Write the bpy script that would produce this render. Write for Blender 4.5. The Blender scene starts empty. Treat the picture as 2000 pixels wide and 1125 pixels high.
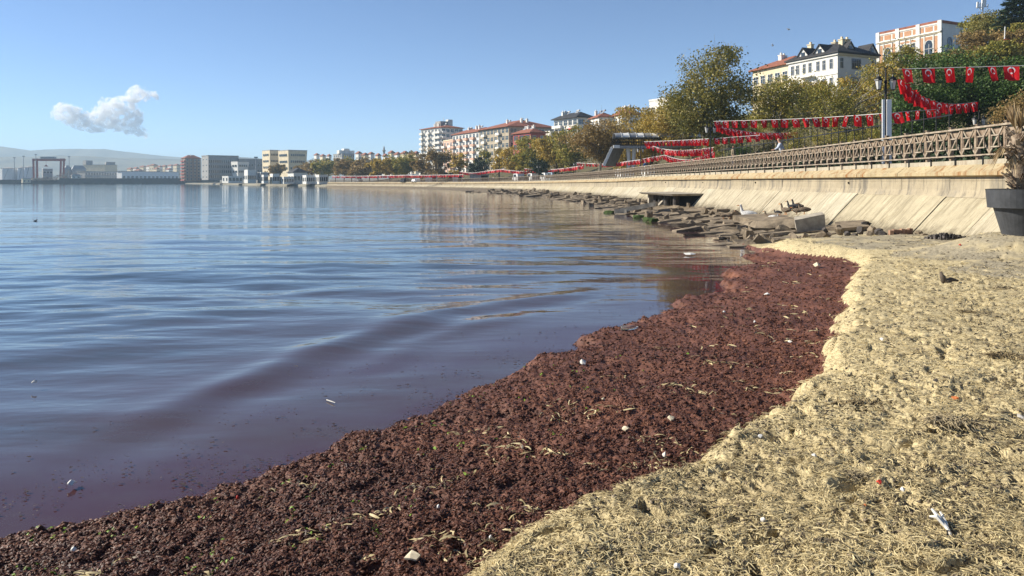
import bpy, bmesh, math, random
import numpy as np
from mathutils import Vector, Matrix
random.seed(7); RNG = np.random.RandomState(11)
SC = bpy.context.scene; COL = SC.collection
F = 1450.0; CH = 2.2; HZ = 355.5; CX = 1000.0
# ------------------------------------------------------------------ camera, sky, sun
cd = bpy.data.cameras.new('camera'); cam = bpy.data.objects.new('camera', cd); COL.objects.link(cam)
cam.location = (0, 0, CH); cam.rotation_euler = (math.pi / 2, 0, 0)
cd.sensor_width = 36.0; cd.lens = 36.0 * F / 2000.0; cd.shift_y = -(562.5 - HZ) / 2000.0
cd.clip_start = 0.1; cd.clip_end = 40000.0
SC.camera = cam
SUN_EL = math.radians(31.0); SUN_AZ = math.radians(-76.0)      # azimuth from +Y, negative = to the left
sun_dir = Vector((math.sin(SUN_AZ) * math.cos(SUN_EL), math.cos(SUN_AZ) * math.cos(SUN_EL), math.sin(SUN_EL)))
W = bpy.data.worlds.new('World'); SC.world = W; W.use_nodes = True
nt = W.node_tree; bg = nt.nodes['Background']
sky = nt.nodes.new('ShaderNodeTexSky'); sky.sky_type = 'NISHITA'; sky.sun_disc = False
sky.sun_elevation = SUN_EL; sky.sun_rotation = SUN_AZ
sky.altitude = 0; sky.air_density = 0.6; sky.dust_density = 0.05; sky.ozone_density = 4.0
nt.links.new(sky.outputs[0], bg.inputs[0]); bg.inputs[1].default_value = 0.09
sl = bpy.data.lights.new('sun', 'SUN'); sl.energy = 5.0; sl.angle = math.radians(0.55); sl.color = (1.0, 0.92, 0.79)
so = bpy.data.objects.new('sun', sl); COL.objects.link(so); so.location = (-40, 20, 60)
so.rotation_euler = (-sun_dir).to_track_quat('-Z', 'Y').to_euler()
SC.view_settings.view_transform = 'Standard'; SC.view_settings.look = 'None'
SC.view_settings.exposure = 0.75; SC.view_settings.gamma = 1.0; SC.view_settings.use_curve_mapping = False
SC.render.engine = 'CYCLES'
cy = SC.cycles
cy.use_denoising = True; cy.max_bounces = 8; cy.diffuse_bounces = 3; cy.glossy_bounces = 3; cy.transmission_bounces = 4
cy.transparent_max_bounces = 8; cy.volume_bounces = 4; cy.caustics_reflective = False; cy.caustics_refractive = False
cy.sample_clamp_indirect = 6.0

# ------------------------------------------------------------------ helpers
def P(px, py, Y):
    return Vector(((px - CX) * Y / F, Y, CH - (py - HZ) * Y / F))
def G(px, py, z=0.0):
    Y = F * (CH - z) / (py - HZ)
    return Vector(((px - CX) * Y / F, Y, z))

ORG = {}
def tag(o, label=None, cat=None, group=None, kind=None):
    if label: o['label'] = label
    if cat: o['category'] = cat
    if group: o['group'] = group
    if kind: o['kind'] = kind
    elif cat: o['kind'] = 'thing'
    return o
def thing(name, label, cat, loc, group=None):
    o = bpy.data.objects.new(name, None); COL.objects.link(o)
    o.empty_display_size = 0.3; o.location = loc; ORG[o.name] = Vector(loc)
    return tag(o, label, cat, group)
def link(name, me, loc, parent=None, rot=None, mat_=None):
    o = bpy.data.objects.new(name, me); COL.objects.link(o)
    loc = Vector(loc); ORG[o.name] = loc.copy()
    if parent is not None:
        o.parent = parent; o.location = loc - ORG[parent.name]
    else:
        o.location = loc
    if rot is not None: o.rotation_euler = rot
    return o
def np_mesh(name, V, Fc, mats=(), smooth=False, mi=None):
    V = np.asarray(V, dtype=np.float32); Fc = np.asarray(Fc, dtype=np.int32)
    me = bpy.data.meshes.new(name)
    me.vertices.add(len(V)); me.vertices.foreach_set('co', V.ravel())
    k = Fc.shape[1]
    me.loops.add(Fc.size); me.loops.foreach_set('vertex_index', Fc.ravel())
    me.polygons.add(len(Fc)); me.polygons.foreach_set('loop_start', np.arange(0, Fc.size, k, dtype=np.int32))
    if smooth: me.polygons.foreach_set('use_smooth', np.ones(len(Fc), dtype=bool))
    if mi is not None: me.polygons.foreach_set('material_index', np.asarray(mi, dtype=np.int32))
    for m in mats: me.materials.append(m)
    me.update(calc_edges=True); me.validate()
    return me

class MB:
    def __init__(s): s.v = []; s.f = []; s.mi = []; s.m = 0
    def add(s, vs, fs):
        n = len(s.v); s.v += [tuple(v) for v in vs]
        for f in fs: s.f.append(tuple(i + n for i in f)); s.mi.append(s.m)
        return s
    def hexa(s, b, t):       # two rings of equal length, loft with caps
        n = len(b); vs = list(b) + list(t); fs = [tuple(range(n))[::-1], tuple(range(n, 2 * n))]
        for i in range(n):
            j = (i + 1) % n; fs.append((i, j, n + j, n + i))
        return s.add(vs, fs)
    def box(s, x0, x1, y0, y1, z0, z1):
        b = [(x0, y0, z0), (x1, y0, z0), (x1, y1, z0), (x0, y1, z0)]
        return s.hexa(b, [(x, y, z1) for x, y, z in b])
    def prism(s, poly, z0, z1):
        return s.hexa([(x, y, z0) for x, y in poly], [(x, y, z1) for x, y in poly])
    def obox(s, c, u, hx, hy, z0, z1):      # oriented box: u = 2D unit vector
        n = (-u[1], u[0])
        b = [(c[0] + a * hx * u[0] + q * hy * n[0], c[1] + a * hx * u[1] + q * hy * n[1], z0) for a, q in ((-1, -1), (1, -1), (1, 1), (-1, 1))]
        return s.hexa(b, [(x, y, z1) for x, y, z in b])
    def beam(s, a, b, w, h):
        a = Vector(a); b = Vector(b); d = (b - a).normalized()
        up = Vector((0, 0, 1)) if abs(d.z) < 0.95 else Vector((0, 1, 0))
        r = d.cross(up).normalized(); q = r.cross(d).normalized()
        R = [r * (w / 2) * i + q * (h / 2) * j for i, j in ((-1, -1), (1, -1), (1, 1), (-1, 1))]
        return s.hexa([a + o for o in R], [b + o for o in R])
    def tube(s, pts, rs, n=6, cap=True):
        pts = [Vector(p) for p in pts]
        if not isinstance(rs, (list, tuple)): rs = [rs] * len(pts)
        vs = []; fs = []
        for i, p in enumerate(pts):
            d = (pts[min(i + 1, len(pts) - 1)] - pts[max(i - 1, 0)])
            if d.length < 1e-9: d = Vector((0, 0, 1))
            d.normalize(); up = Vector((0, 0, 1)) if abs(d.z) < 0.9 else Vector((1, 0, 0))
            r = d.cross(up).normalized(); q = r.cross(d)
            for k in range(n):
                a = 2 * math.pi * k / n; vs.append(p + (r * math.cos(a) + q * math.sin(a)) * rs[i])
        for i in range(len(pts) - 1):
            for k in range(n):
                k2 = (k + 1) % n; fs.append((i * n + k, i * n + k2, (i + 1) * n + k2, (i + 1) * n + k))
        if cap: fs.append(tuple(range(n))[::-1]); fs.append(tuple((len(pts) - 1) * n + k for k in range(n)))
        return s.add(vs, fs)
    def lathe(s, c, prof, n=12):
        vs = []; fs = []
        for r, z in prof:
            for k in range(n):
                a = 2 * math.pi * k / n; vs.append((c[0] + r * math.cos(a), c[1] + r * math.sin(a), c[2] + z))
        for i in range(len(prof) - 1):
            for k in range(n):
                k2 = (k + 1) % n; fs.append((i * n + k, i * n + k2, (i + 1) * n + k2, (i + 1) * n + k))
        fs.append(tuple(range(n))[::-1]); fs.append(tuple((len(prof) - 1) * n + k for k in range(n)))
        return s.add(vs, fs)
    def mesh(s, name, mats, org, smooth=False):
        me = bpy.data.meshes.new(name)
        me.from_pydata([(x - org[0], y - org[1], z - org[2]) for x, y, z in s.v], [], s.f)
        for m in (mats if isinstance(mats, (list, tuple)) else [mats]): me.materials.append(m)
        me.polygons.foreach_set('material_index', s.mi)
        if smooth: me.polygons.foreach_set('use_smooth', [True] * len(s.f))
        me.update(); return me
    def build(s, name, mats, parent=None, smooth=False, label=None):
        if parent is not None: org = ORG[parent.name]
        else:
            a = np.array(s.v); org = Vector(((a[:, 0].min() + a[:, 0].max()) / 2, (a[:, 1].min() + a[:, 1].max()) / 2, a[:, 2].min()))
        me = s.mesh(name, mats, org, smooth)
        bm = bmesh.new(); bm.from_mesh(me); bmesh.ops.recalc_face_normals(bm, faces=bm.faces); bm.to_mesh(me); bm.free()
        o = link(name, me, org, parent)
        if label: o['label'] = label
        return o

# ---- numpy gradient noise
_p = np.random.RandomState(3).permutation(256); _p = np.concatenate([_p, _p, _p])
_ga = np.random.RandomState(4).rand(256) * 2 * np.pi; _gx, _gy = np.cos(_ga), np.sin(_ga)
def pn(x, y, seed=0):
    x = np.asarray(x, dtype=np.float64) + seed * 17.31; y = np.asarray(y, dtype=np.float64) + seed * 7.77
    xi = np.floor(x).astype(np.int64); yi = np.floor(y).astype(np.int64); xf = x - xi; yf = y - yi
    u = xf * xf * xf * (xf * (xf * 6 - 15) + 10); v = yf * yf * yf * (yf * (yf * 6 - 15) + 10)
    def g(ix, iy, dx, dy):
        h = _p[(_p[ix & 255] + iy) & 255]; return _gx[h] * dx + _gy[h] * dy
    a = g(xi, yi, xf, yf); b = g(xi + 1, yi, xf - 1, yf); c = g(xi, yi + 1, xf, yf - 1); d = g(xi + 1, yi + 1, xf - 1, yf - 1)
    return (a + u * (b - a) + v * ((c + u * (d - c)) - (a + u * (b - a)))) * 1.5
def fbm(x, y, o=4, seed=0):
    t = 0; a = 1.0
    for i in range(o): t = t + a * pn(x, y, seed + i); x = x * 2.03; y = y * 2.03; a *= 0.5
    return t
def sstep(a, b, x):
    t = np.clip((x - a) / (b - a), 0, 1); return t * t * (3 - 2 * t)
def poly_sd(X, Y, pts):
    """distance to an open polyline; positive on the right-hand side of its direction"""
    best = np.full(X.shape, 1e18); sg = np.ones(X.shape)
    for (ax, ay), (bx, by) in zip(pts[:-1], pts[1:]):
        dx, dy = bx - ax, by - ay; L = dx * dx + dy * dy
        t = np.clip(((X - ax) * dx + (Y - ay) * dy) / L, 0, 1)
        ex, ey = X - (ax + t * dx), Y - (ay + t * dy); d2 = ex * ex + ey * ey
        cr = dx * (Y - ay) - dy * (X - ax)
        m = d2 < best - 1e-12
        best = np.where(m, d2, best); sg = np.where(m, np.where(cr < 0, 1.0, -1.0), sg)
    return np.sqrt(best) * sg

# ------------------------------------------------------------------ materials
MATS = {}
def mat(name, col, rough=0.85, var=0.2, scale=2.0, bump=0.0, bscale=20.0, spec=0.3, metal=0.0, col2=None, ramp=(0.35, 0.65), stretch=(1, 1, 1), detail=5):
    if name in MATS: return MATS[name]
    m = bpy.data.materials.new(name); m.use_nodes = True; t = m.node_tree; N = t.nodes; L = t.links
    b = N['Principled BSDF']; b.inputs['Roughness'].default_value = rough; b.inputs['Metallic'].default_value = metal
    b.inputs['Specular IOR Level'].default_value = spec
    geo = N.new('ShaderNodeNewGeometry'); mp = N.new('ShaderNodeVectorMath'); mp.operation = 'MULTIPLY'; mp.inputs[1].default_value = stretch
    L.new(geo.outputs['Position'], mp.inputs[0])
    no = N.new('ShaderNodeTexNoise'); no.inputs['Scale'].default_value = scale; no.inputs['Detail'].default_value = detail; no.inputs['Roughness'].default_value = 0.65
    L.new(mp.outputs[0], no.inputs['Vector'])
    cr = N.new('ShaderNodeValToRGB'); L.new(no.outputs['Fac'], cr.inputs[0])
    e = cr.color_ramp.elements; e[0].position, e[1].position = ramp
    c1 = tuple(c * (1 - var) for c in col); c2 = col2 if col2 else tuple(min(1, c * (1 + var)) for c in col)
    e[0].color = (*c1, 1); e[1].color = (*c2, 1)
    L.new(cr.outputs[0], b.inputs['Base Color'])
    if bump > 0:
        n2 = N.new('ShaderNodeTexNoise'); n2.inputs['Scale'].default_value = bscale; n2.inputs['Detail'].default_value = 4
        L.new(mp.outputs[0], n2.inputs['Vector'])
        bp = N.new('ShaderNodeBump'); bp.inputs['Strength'].default_value = bump; bp.inputs['Distance'].default_value = 0.02
        L.new(n2.outputs['Fac'], bp.inputs['Height']); L.new(bp.outputs[0], b.inputs['Normal'])
    MATS[name] = m; return m
def leaf_mat(name, cols, trans=0.25):
    if name in MATS: return MATS[name]
    m = bpy.data.materials.new(name); m.use_nodes = True; t = m.node_tree; N = t.nodes; L = t.links
    geo = N.new('ShaderNodeNewGeometry'); cr = N.new('ShaderNodeValToRGB'); no = N.new('ShaderNodeTexNoise')
    no.inputs['Scale'].default_value = 0.45; no.inputs['Detail'].default_value = 3; L.new(geo.outputs['Position'], no.inputs['Vector'])
    mx = N.new('ShaderNodeMath'); mx.operation = 'MULTIPLY_ADD'; L.new(geo.outputs['Random Per Island'], mx.inputs[0]); mx.inputs[1].default_value = 0.6
    ad = N.new('ShaderNodeMath'); ad.operation = 'MULTIPLY_ADD'; L.new(no.outputs['Fac'], ad.inputs[0]); ad.inputs[1].default_value = 1.2; ad.inputs[2].default_value = -0.4
    L.new(ad.outputs[0], mx.inputs[2]); L.new(mx.outputs[0], cr.inputs[0])
    el = cr.color_ramp.elements
    while len(el) < len(cols): el.new(0.5)
    for i, c in enumerate(cols): el[i].position = i / (len(cols) - 1); el[i].color = (*c, 1)
    b = N['Principled BSDF']; b.inputs['Roughness'].default_value = 0.55; b.inputs['Specular IOR Level'].default_value = 0.3
    L.new(cr.outputs[0], b.inputs['Base Color'])
    tr = N.new('ShaderNodeBsdfTranslucent'); L.new(cr.outputs[0], tr.inputs['Color'])
    mix = N.new('ShaderNodeMixShader'); mix.inputs[0].default_value = trans
    L.new(b.outputs[0], mix.inputs[1]); L.new(tr.outputs[0], mix.inputs[2]); L.new(mix.outputs[0], N['Material Output'].inputs[0])
    MATS[name] = m; return m
M_white = mat('white_render', (.70, .68, .62), .8, .10, .6)
M_cream = mat('cream_render', (.66, .56, .38), .8, .12, .5)
M_grey = mat('grey_concrete', (.33, .32, .30), .85, .2, .5)
M_pinkr = mat('pink_render', (.62, .40, .30), .85, .15, .5)
M_brownr = mat('brown_render', (.40, .34, .25), .85, .15, .5)
M_redr = mat('red_render', (.36, .10, .08), .85, .15, .8)
M_brick = mat('orange_brick', (.46, .25, .14), .85, .2, 6)
M_brickd = mat('brown_brick', (.33, .20, .13), .85, .2, 2)
M_tile = mat('red_roof_tile', (.27, .10, .06), .8, .3, 1.2, .4, 6)
M_droof = mat('dark_roof', (.035, .034, .036), .7, .3, 1)
M_glass = mat('window_glass', (.03, .04, .05), .08, .3, 1, spec=.8)
M_steel = mat('grey_steel', (.30, .31, .32), .5, .2, 2, metal=.3)
M_wsteel = mat('white_steel', (.72, .72, .70), .5, .08, 2)
M_black = mat('black_iron', (.015, .015, .016), .45, .3, 5)
M_crane = mat('crane_paint', (.36, .055, .035), .6, .2, .3)
M_asph = mat('asphalt', (.05, .05, .05), .9, .3, 1)
M_pave = mat('paving', (.30, .28, .25), .9, .2, 1.5)
M_soil = mat('hill_soil', (.09, .08, .04), .95, .4, .3, col2=(.13, .11, .05))
M_rust = mat('rusty_metal', (.16, .08, .05), .85, .4, 1)
M_bark = mat('bark', (.10, .08, .06), .9, .35, 4)
M_barkg = mat('pale_bark', (.26, .23, .18), .9, .35, 4)
M_conc = mat('shore_concrete', (.36, .32, .26), .9, .35, 3, .5, 25, col2=(.46, .41, .32))
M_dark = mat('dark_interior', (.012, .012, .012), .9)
M_wood = mat('weathered_wood', (.20, .13, .08), .8, .35, 6, .3, 30, col2=(.33, .26, .19))
M_woodr = mat('weathered_rail', (.30, .23, .16), .75, .3, 5, .3, 30, col2=(.42, .36, .28))
M_haz = mat('yellow_vest', (.55, .75, .05), .8)
M_plas = mat('white_litter', (.80, .80, .78), .5, .06, 20)
# ------------------------------------------------------------------ coast path
CP = [(13.3, 2), (13.6, 9), (14.0, 15), (14.3, 22), (14.4, 29), (14.6, 36), (14.5, 44), (14.4, 58), (14.0, 72), (13.0, 92), (10.3, 122), (4.6, 158), (-5, 195), (-19, 230), (-47, 285), (-83, 335)]
CDZ = [(0, 0), (72, 0), (92, -.15), (122, -.26), (158, -.42), (195, -.57), (230, -.68), (285, -.73), (400, -.79)]
def dense(pts, step=1.0):
    out = []
    p = [Vector(q) for q in pts]
    for i in range(len(p) - 1):
        p0 = p[max(i - 1, 0)]; p1 = p[i]; p2 = p[i + 1]; p3 = p[min(i + 2, len(p) - 1)]
        n = max(2, int((p2 - p1).length / step))
        for k in range(n):
            t = k / n
            out.append(0.5 * ((2 * p1) + (p2 - p0) * t + (2 * p0 - 5 * p1 + 4 * p2 - p3) * t * t + (3 * p1 - p0 - 3 * p2 + p3) * t ** 3))
    out.append(p[-1]); return out
PD = np.array([tuple(v) for v in dense(CP, 1.0)])
PS = np.concatenate([[0], np.cumsum(np.hypot(*np.diff(PD, axis=0).T))]); SMAX = PS[-1]
def pw(s): return Vector((np.interp(s, PS, PD[:, 0]), np.interp(s, PS, PD[:, 1])))
def ptan(s): return (pw(min(s + .8, SMAX)) - pw(max(s - .8, 0))).normalized()
def pdz(s): return float(np.interp(pw(s).y, [a for a, b in CDZ], [b for a, b in CDZ]))
def PT(s, t, z):      # t metres towards the sea
    p = pw(s); u = ptan(s); n = Vector((-u.y, u.x)); q = p + n * t
    return (q.x, q.y, z)
def s_of_y(y): return float(np.interp(y, PD[:, 1], PS))
def near_path(x, y):
    d = np.hypot(PD[:, 0] - x, PD[:, 1] - y); i = int(d.argmin())
    s = PS[i]; u = ptan(s); r = Vector((x, y)) - pw(s)
    return s, r.x * u.y - r.y * u.x        # signed: positive = inland
def hill(d, y):
    k = np.interp(y, [72, 140, 230, 335], [.42, .40, .30, .12]); hm = np.interp(y, [72, 140, 230, 335], [27, 25, 16, 8])
    return min(max(0, d - 14) * k, hm)
PROM = 2.72
def ground_z(x, y):
    s, d = near_path(x, y); return PROM + pdz(s) + hill(d, pw(s).y)

# ------------------------------------------------------------------ beach, seaweed
WL_PX = [(-900, 1330), (-300, 1120), (0, 1045), (110, 1022), (250, 1000), (370, 970), (400, 950), (520, 913), (560, 908), (640, 885), (690, 850), (830, 808), (930, 745), (1030, 720), (1060, 700), (1130, 678), (1150, 658), (1215, 645), (1290, 607), (1300, 597), (1400, 575), (1425, 548), (1412, 540), (1480, 515), (1472, 505), (1492, 490), (1470, 474), (1440, 468), (1380, 462), (1300, 438), (1250, 424)]
WLN = [tuple(G(a, b + .036 * max(b - 520, 0) * 1.4, 0))[:2] for a, b in WL_PX]
BD_PX = [(560, 1600), (780, 1300), (860, 1200), (915, 1125), (960, 1080), (1000, 1060), (1060, 1030), (1100, 1010), (1160, 985), (1200, 975), (1270, 955), (1330, 930), (1365, 905), (1400, 865), (1440, 855), (1500, 825), (1545, 790), (1570, 760), (1600, 720), (1620, 690), (1630, 655), (1640, 620), (1650, 580), (1665, 545), (1680, 515), (1650, 500), (1560, 490), (1510, 480), (1480, 468), (1440, 455)]
BDN = [tuple(G(a, b, .36))[:2] for a, b in BD_PX]
def wl_noise(X, Y):
    k = np.clip(Y / 7.0, .5, 2.2)
    return k * (.16 * pn(X / 1.3, Y / 1.3, 1) + .09 * pn(X / .42, Y / .42, 2) + .04 * pn(X / .13, Y / .13, 3))
ypx = np.concatenate([np.arange(448, 560, .8), np.arange(560, 1210, 1.75), np.arange(1212, 1900, 10)])
xpx = np.concatenate([np.arange(-700, -60, 12), np.arange(-60, 2060, 2.6), np.arange(2062, 2700, 12)])
ZP = .45
Yr = F * (CH - ZP) / (ypx - HZ)
BX = (xpx[None, :] - CX) * Yr[:, None] / F; BY = np.repeat(Yr[:, None], len(xpx), 1)
def beach_h(X, Y, fine=True):
    dw = poly_sd(X, Y, WLN) + wl_noise(X, Y)
    db = poly_sd(X, Y, BDN) + .10 * pn(X / .5, Y / .5, 8) * np.clip(Y / 6, .6, 2) * np.clip(2 - Y / 11, .25, 1) + .03 * pn(X / .12, Y / .12, 9) * np.clip(Y / 6, .6, 2) * np.clip(1.6 - Y / 8, 0, 1)
    sp = Y * 2.6 / F
    def fd(lam): return np.clip(lam / (2.2 * sp) - 1, 0, 1)
    # red mat
    base = np.where(dw < 0, np.maximum(dw * .45, -.6), 0.075 * sstep(0, .16, dw) + .265 * (1 - np.exp(-np.maximum(dw, 0) / 2.2)))
    red = np.abs(pn(X / .30, Y / .30, 21)) * .024 + np.abs(pn(X / .13, Y / .13, 22)) * .024 * fd(.13) + np.abs(pn(X / .06, Y / .06, 23)) * .024 * fd(.055) + pn(X / .026, Y / .026, 24) * .012 * fd(.024)
    red = red - np.maximum(0, pn(X / .22, Y / .22, 25) - .42) * .12 + .04 * pn(X / .9, Y / .9, 26)
    redh = base + np.where(dw > -.1, red * sstep(-.1, .12, dw), 0)
    # pale
    wx = .18 * pn(X / .5, Y / .5, 31); wy = .18 * pn(X / .5, Y / .5, 32)
    pb = .36 + .13 * sstep(0, 1, db / np.maximum(.22, 1.8 * Y * Y * .00069)) + .18 * (1 - np.exp(-np.maximum(db, 0) / 2.0))
    rowsp = Y * Y * 1.75 / (F * 1.75)
    rid = (1 - np.abs(pn((X + wx) / .16, (Y + wy) / .22, 33))) ** 2 * .020 + (1 - np.abs(pn((X + wx) / .05, (Y + wy) / .075, 34))) ** 2 * .016 * fd(.06) + pn((X + wx) / .02, (Y + wy) / .03, 35) * .007 * fd(.024)
    big = .045 * pn(X / .8, Y / .8, 36) + .028 * pn(X / .33, Y / .33, 37)
    pit = -.10 * sstep(.42, .68, pn((X + wx) / .26, (Y + wy) / .30, 38)) - .06 * sstep(.25, .55, pn((X + wx) / .10, (Y + wy) / .10, 39)) * fd(.1)
    calm = (1 - .55 * sstep(5, 9.5, Y)) * (1 - .4 * sstep(12, 16, Y) * sstep(7, 10, X))
    paleh = pb + (rid + big + pit) * calm
    paleh = paleh + .42 * np.exp(-(((X - 11.5) / 1.5) ** 2 + ((Y - 16.7) / 1.5) ** 2) ** 1.5)
    kw = np.maximum(.05, .9 * Y * Y * .00069); k = sstep(-1, 1, db / kw)
    h = redh * (1 - k) + paleh * k
    far = sstep(21.5, 24.5, Y)
    h = h * (1 - far) + np.minimum(h, .1 + .09 * np.maximum(dw, -3)) * far
    return h, dw, db
BH, DW, DB = beach_h(BX, BY)
def grid_faces(nr, nc, keep):
    i = np.arange(nr - 1)[:, None] * nc + np.arange(nc - 1)[None, :]
    q = np.stack([i, i + 1, i + nc + 1, i + nc], -1).reshape(-1, 4)
    return q[keep.ravel()]
def cell(A): return (A[:-1, :-1] + A[1:, 1:]) * .5
nr, nc = BX.shape
inwall = cell(BX) > 14.6
zred = (cell(DB) <= 0) & (cell(DW) > -.35)
zgrey = (cell(DB) > 0) & (cell(BY) > 11.5 + 1.5 * pn(cell(BX) / 2, cell(BY) / 2, 44)) & (cell(BX) > 8.6 + .9 * pn(cell(BX) / 1.5, cell(BY) / 1.5, 45))
zpale = (cell(DB) > 0) & ~zgrey
VB = np.stack([BX, BY, BH], -1).reshape(-1, 3)
def sub_mesh(name, keep, m):
    fc = grid_faces(nr, nc, keep & ~inwall)[:, ::-1]
    u, inv = np.unique(fc, return_inverse=True)
    o = link(name, np_mesh(name, VB[u], inv.reshape(fc.shape), [m], True), (0, 0, 0)); return o
def seaweed_mat(name, stops, nscale, rough, spec, bscale, bump, patch=None):
    m = bpy.data.materials.new(name); m.use_nodes = True; t = m.node_tree; N = t.nodes; L = t.links
    b = N['Principled BSDF']; b.inputs['Roughness'].default_value = rough; b.inputs['Specular IOR Level'].default_value = spec
    geo = N.new('ShaderNodeNewGeometry')
    n1 = N.new('ShaderNodeTexNoise'); n1.inputs['Scale'].default_value = nscale; n1.inputs['Detail'].default_value = 8; n1.inputs['Roughness'].default_value = .75; n1.inputs['Distortion'].default_value = .8
    L.new(geo.outputs['Position'], n1.inputs['Vector'])
    cr = N.new('ShaderNodeValToRGB'); L.new(n1.outputs['Fac'], cr.inputs[0]); el = cr.color_ramp.elements
    while len(el) < len(stops): el.new(.5)
    for i, (p, c) in enumerate(stops): el[i].position = p; el[i].color = (*c, 1)
    out = cr.outputs[0]
    if patch:
        n3 = N.new('ShaderNodeTexNoise'); n3.inputs['Scale'].default_value = patch[0]; n3.inputs['Detail'].default_value = 5; L.new(geo.outputs['Position'], n3.inputs['Vector'])
        r3 = N.new('ShaderNodeValToRGB'); r3.color_ramp.elements[0].position = patch[1]; r3.color_ramp.elements[1].position = patch[2]; L.new(n3.outputs['Fac'], r3.inputs[0])
        mx = N.new('ShaderNodeMix'); mx.data_type = 'RGBA'; L.new(r3.outputs[0], mx.inputs[0]); L.new(out, mx.inputs[6]); mx.inputs[7].default_value = (*patch[3], 1); out = mx.outputs[2]
    L.new(out, b.inputs['Base Color'])
    n2 = N.new('ShaderNodeTexNoise'); n2.inputs['Scale'].default_value = bscale; n2.inputs['Detail'].default_value = 5; n2.inputs['Roughness'].default_value = .7; L.new(geo.outputs['Position'], n2.inputs['Vector'])
    bp = N.new('ShaderNodeBump'); bp.inputs['Strength'].default_value = bump; bp.inputs['Distance'].default_value = .012; L.new(n2.outputs['Fac'], bp.inputs['Height']); L.new(bp.outputs[0], b.inputs['Normal'])
    MATS[name] = m; return m
M_red = seaweed_mat('red_seaweed', [(.25, (.028, .010, .007)), (.42, (.080, .030, .020)), (.58, (.170, .068, .038)), (.78, (.29, .155, .095))], 22, .6, .35, 55, .9, (1.1, .50, .70, (.215, .088, .050)))
M_pale = seaweed_mat('dry_seaweed', [(.30, (.09, .065, .035)), (.42, (.32, .26, .15)), (.53, (.58, .48, .27)), (.74, (.68, .58, .35))], 34, .85, .2, 60, .9, (1.6, .56, .74, (.34, .27, .15)))
M_sand = seaweed_mat('grey_sand', [(.32, (.09, .075, .05)), (.44, (.26, .225, .155)), (.56, (.37, .32, .22)), (.72, (.46, .40, .275))], 16, .9, .2, 40, .9, (1.5, .48, .64, (.48, .40, .24)))
tag(sub_mesh('red_seaweed_mat', zred, M_red), 'wet dark red seaweed mat piled along the water edge', 'seaweed', kind='stuff')
tag(sub_mesh('dry_seaweed_bank', zpale, M_pale), 'straw coloured dry seaweed bank covering the beach', 'seaweed', kind='stuff')
tag(sub_mesh('beach', zgrey, M_sand), 'grey sandy beach with dry scraps before the sea wall', 'beach', kind='structure')
def surf(px, py):         # height-field point under a pixel of the z=.45 plane
    r = np.interp(py, ypx, np.arange(len(ypx))); c = np.interp(px, xpx, np.arange(len(xpx)))
    r0 = np.clip(np.floor(r).astype(int), 0, nr - 2); c0 = np.clip(np.floor(c).astype(int), 0, nc - 2); fr = r - r0; fc_ = c - c0
    def lerp(A): return (A[r0, c0] * (1 - fr) + A[r0 + 1, c0] * fr) * (1 - fc_) + (A[r0, c0 + 1] * (1 - fr) + A[r0 + 1, c0 + 1] * fr) * fc_
    return np.stack([lerp(BX), lerp(BY), lerp(BH)], -1), lerp(DW), lerp(DB)
# strands of dry seagrass
def strands(name, n, sel, m, lmin, lmax, wid, arch, label, cat, seed, yr=(470, 1560), grow=0.0):
    R = np.random.RandomState(seed)
    px = R.uniform(-350, 2450, n * 7); py = R.uniform(yr[0], yr[1], n * 7)
    p, dw, db = surf(px, py); k = np.where(sel(dw, db, p))[0][:n]; p = p[k]; n = len(k)
    sc = 1 + grow * np.maximum(p[:, 1] - 4, 0)
    ln = R.uniform(lmin, lmax, n) * sc; w = wid * R.uniform(.6, 1.3, n) * sc; th = R.uniform(0, 2 * np.pi, n); cv = R.uniform(-1.6, 1.6, n); ar = R.uniform(.2, 1, n) * arch * np.minimum(sc, 2)
    V = []; pos = p.copy(); nseg = 3
    pos[:, 0] -= np.cos(th) * ln / 2; pos[:, 1] -= np.sin(th) * ln / 2
    for i in range(nseg + 1):
        a = th + cv * (i / nseg - .5); t = i / nseg
        z = p[:, 2] + ar * 4 * t * (1 - t) + .004
        ww = w * (.35 + .65 * math.sin(math.pi * (.15 + .7 * t)))
        nx, ny = -np.sin(a) * ww / 2, np.cos(a) * ww / 2; tw = R.uniform(-.5, .5, n) * ww
        V += [np.stack([pos[:, 0] + nx, pos[:, 1] + ny, z + tw], -1), np.stack([pos[:, 0] - nx, pos[:, 1] - ny, z - tw], -1)]
        pos[:, 0] += np.cos(a) * ln / nseg; pos[:, 1] += np.sin(a) * ln / nseg
    V = np.stack(V, 1).reshape(-1, 3); b = np.arange(n)[:, None] * (2 * nseg + 2)
    fc = np.concatenate([b + np.array([2 * i, 2 * i + 1, 2 * i + 3, 2 * i + 2]) for i in range(nseg)])
    return tag(link(name, np_mesh(name, V, fc, [m], True), (0, 0, 0)), label, cat, kind='stuff')
M_straw = leaf_mat('straw_strand', [(.03, .022, .014), (.22, .17, .09), (.56, .455, .235), (.69, .57, .31), (.73, .63, .38)], .12)
M_redst = leaf_mat('red_strand', [(.02, .007, .005), (.066, .025, .016), (.14, .055, .030), (.25, .105, .058)], .1)
M_greens = leaf_mat('green_sprig', [(.10, .20, .02), (.28, .42, .05)], .2)
strands('dry_seagrass_strands', 85000, lambda dw, db, p: (db > .02) & (p[:, 0] < 14) & ~((p[:, 1] > 11.5) & (p[:, 0] > 8.4) & (pn(p[:, 0] / .7, p[:, 1] / .7, 90) < .1)), M_straw, .025, .10, .0040, .013, 'loose straw strands of dried seagrass strewn over the pale bank', 'seagrass', 1, grow=.10)
strands('red_seaweed_strands', 46000, lambda dw, db, p: (db < 0) & (dw > -.02), M_redst, .02, .06, .007, .014, 'loose curled strands of red seaweed on the wet mat', 'seaweed', 2, grow=.10)
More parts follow.
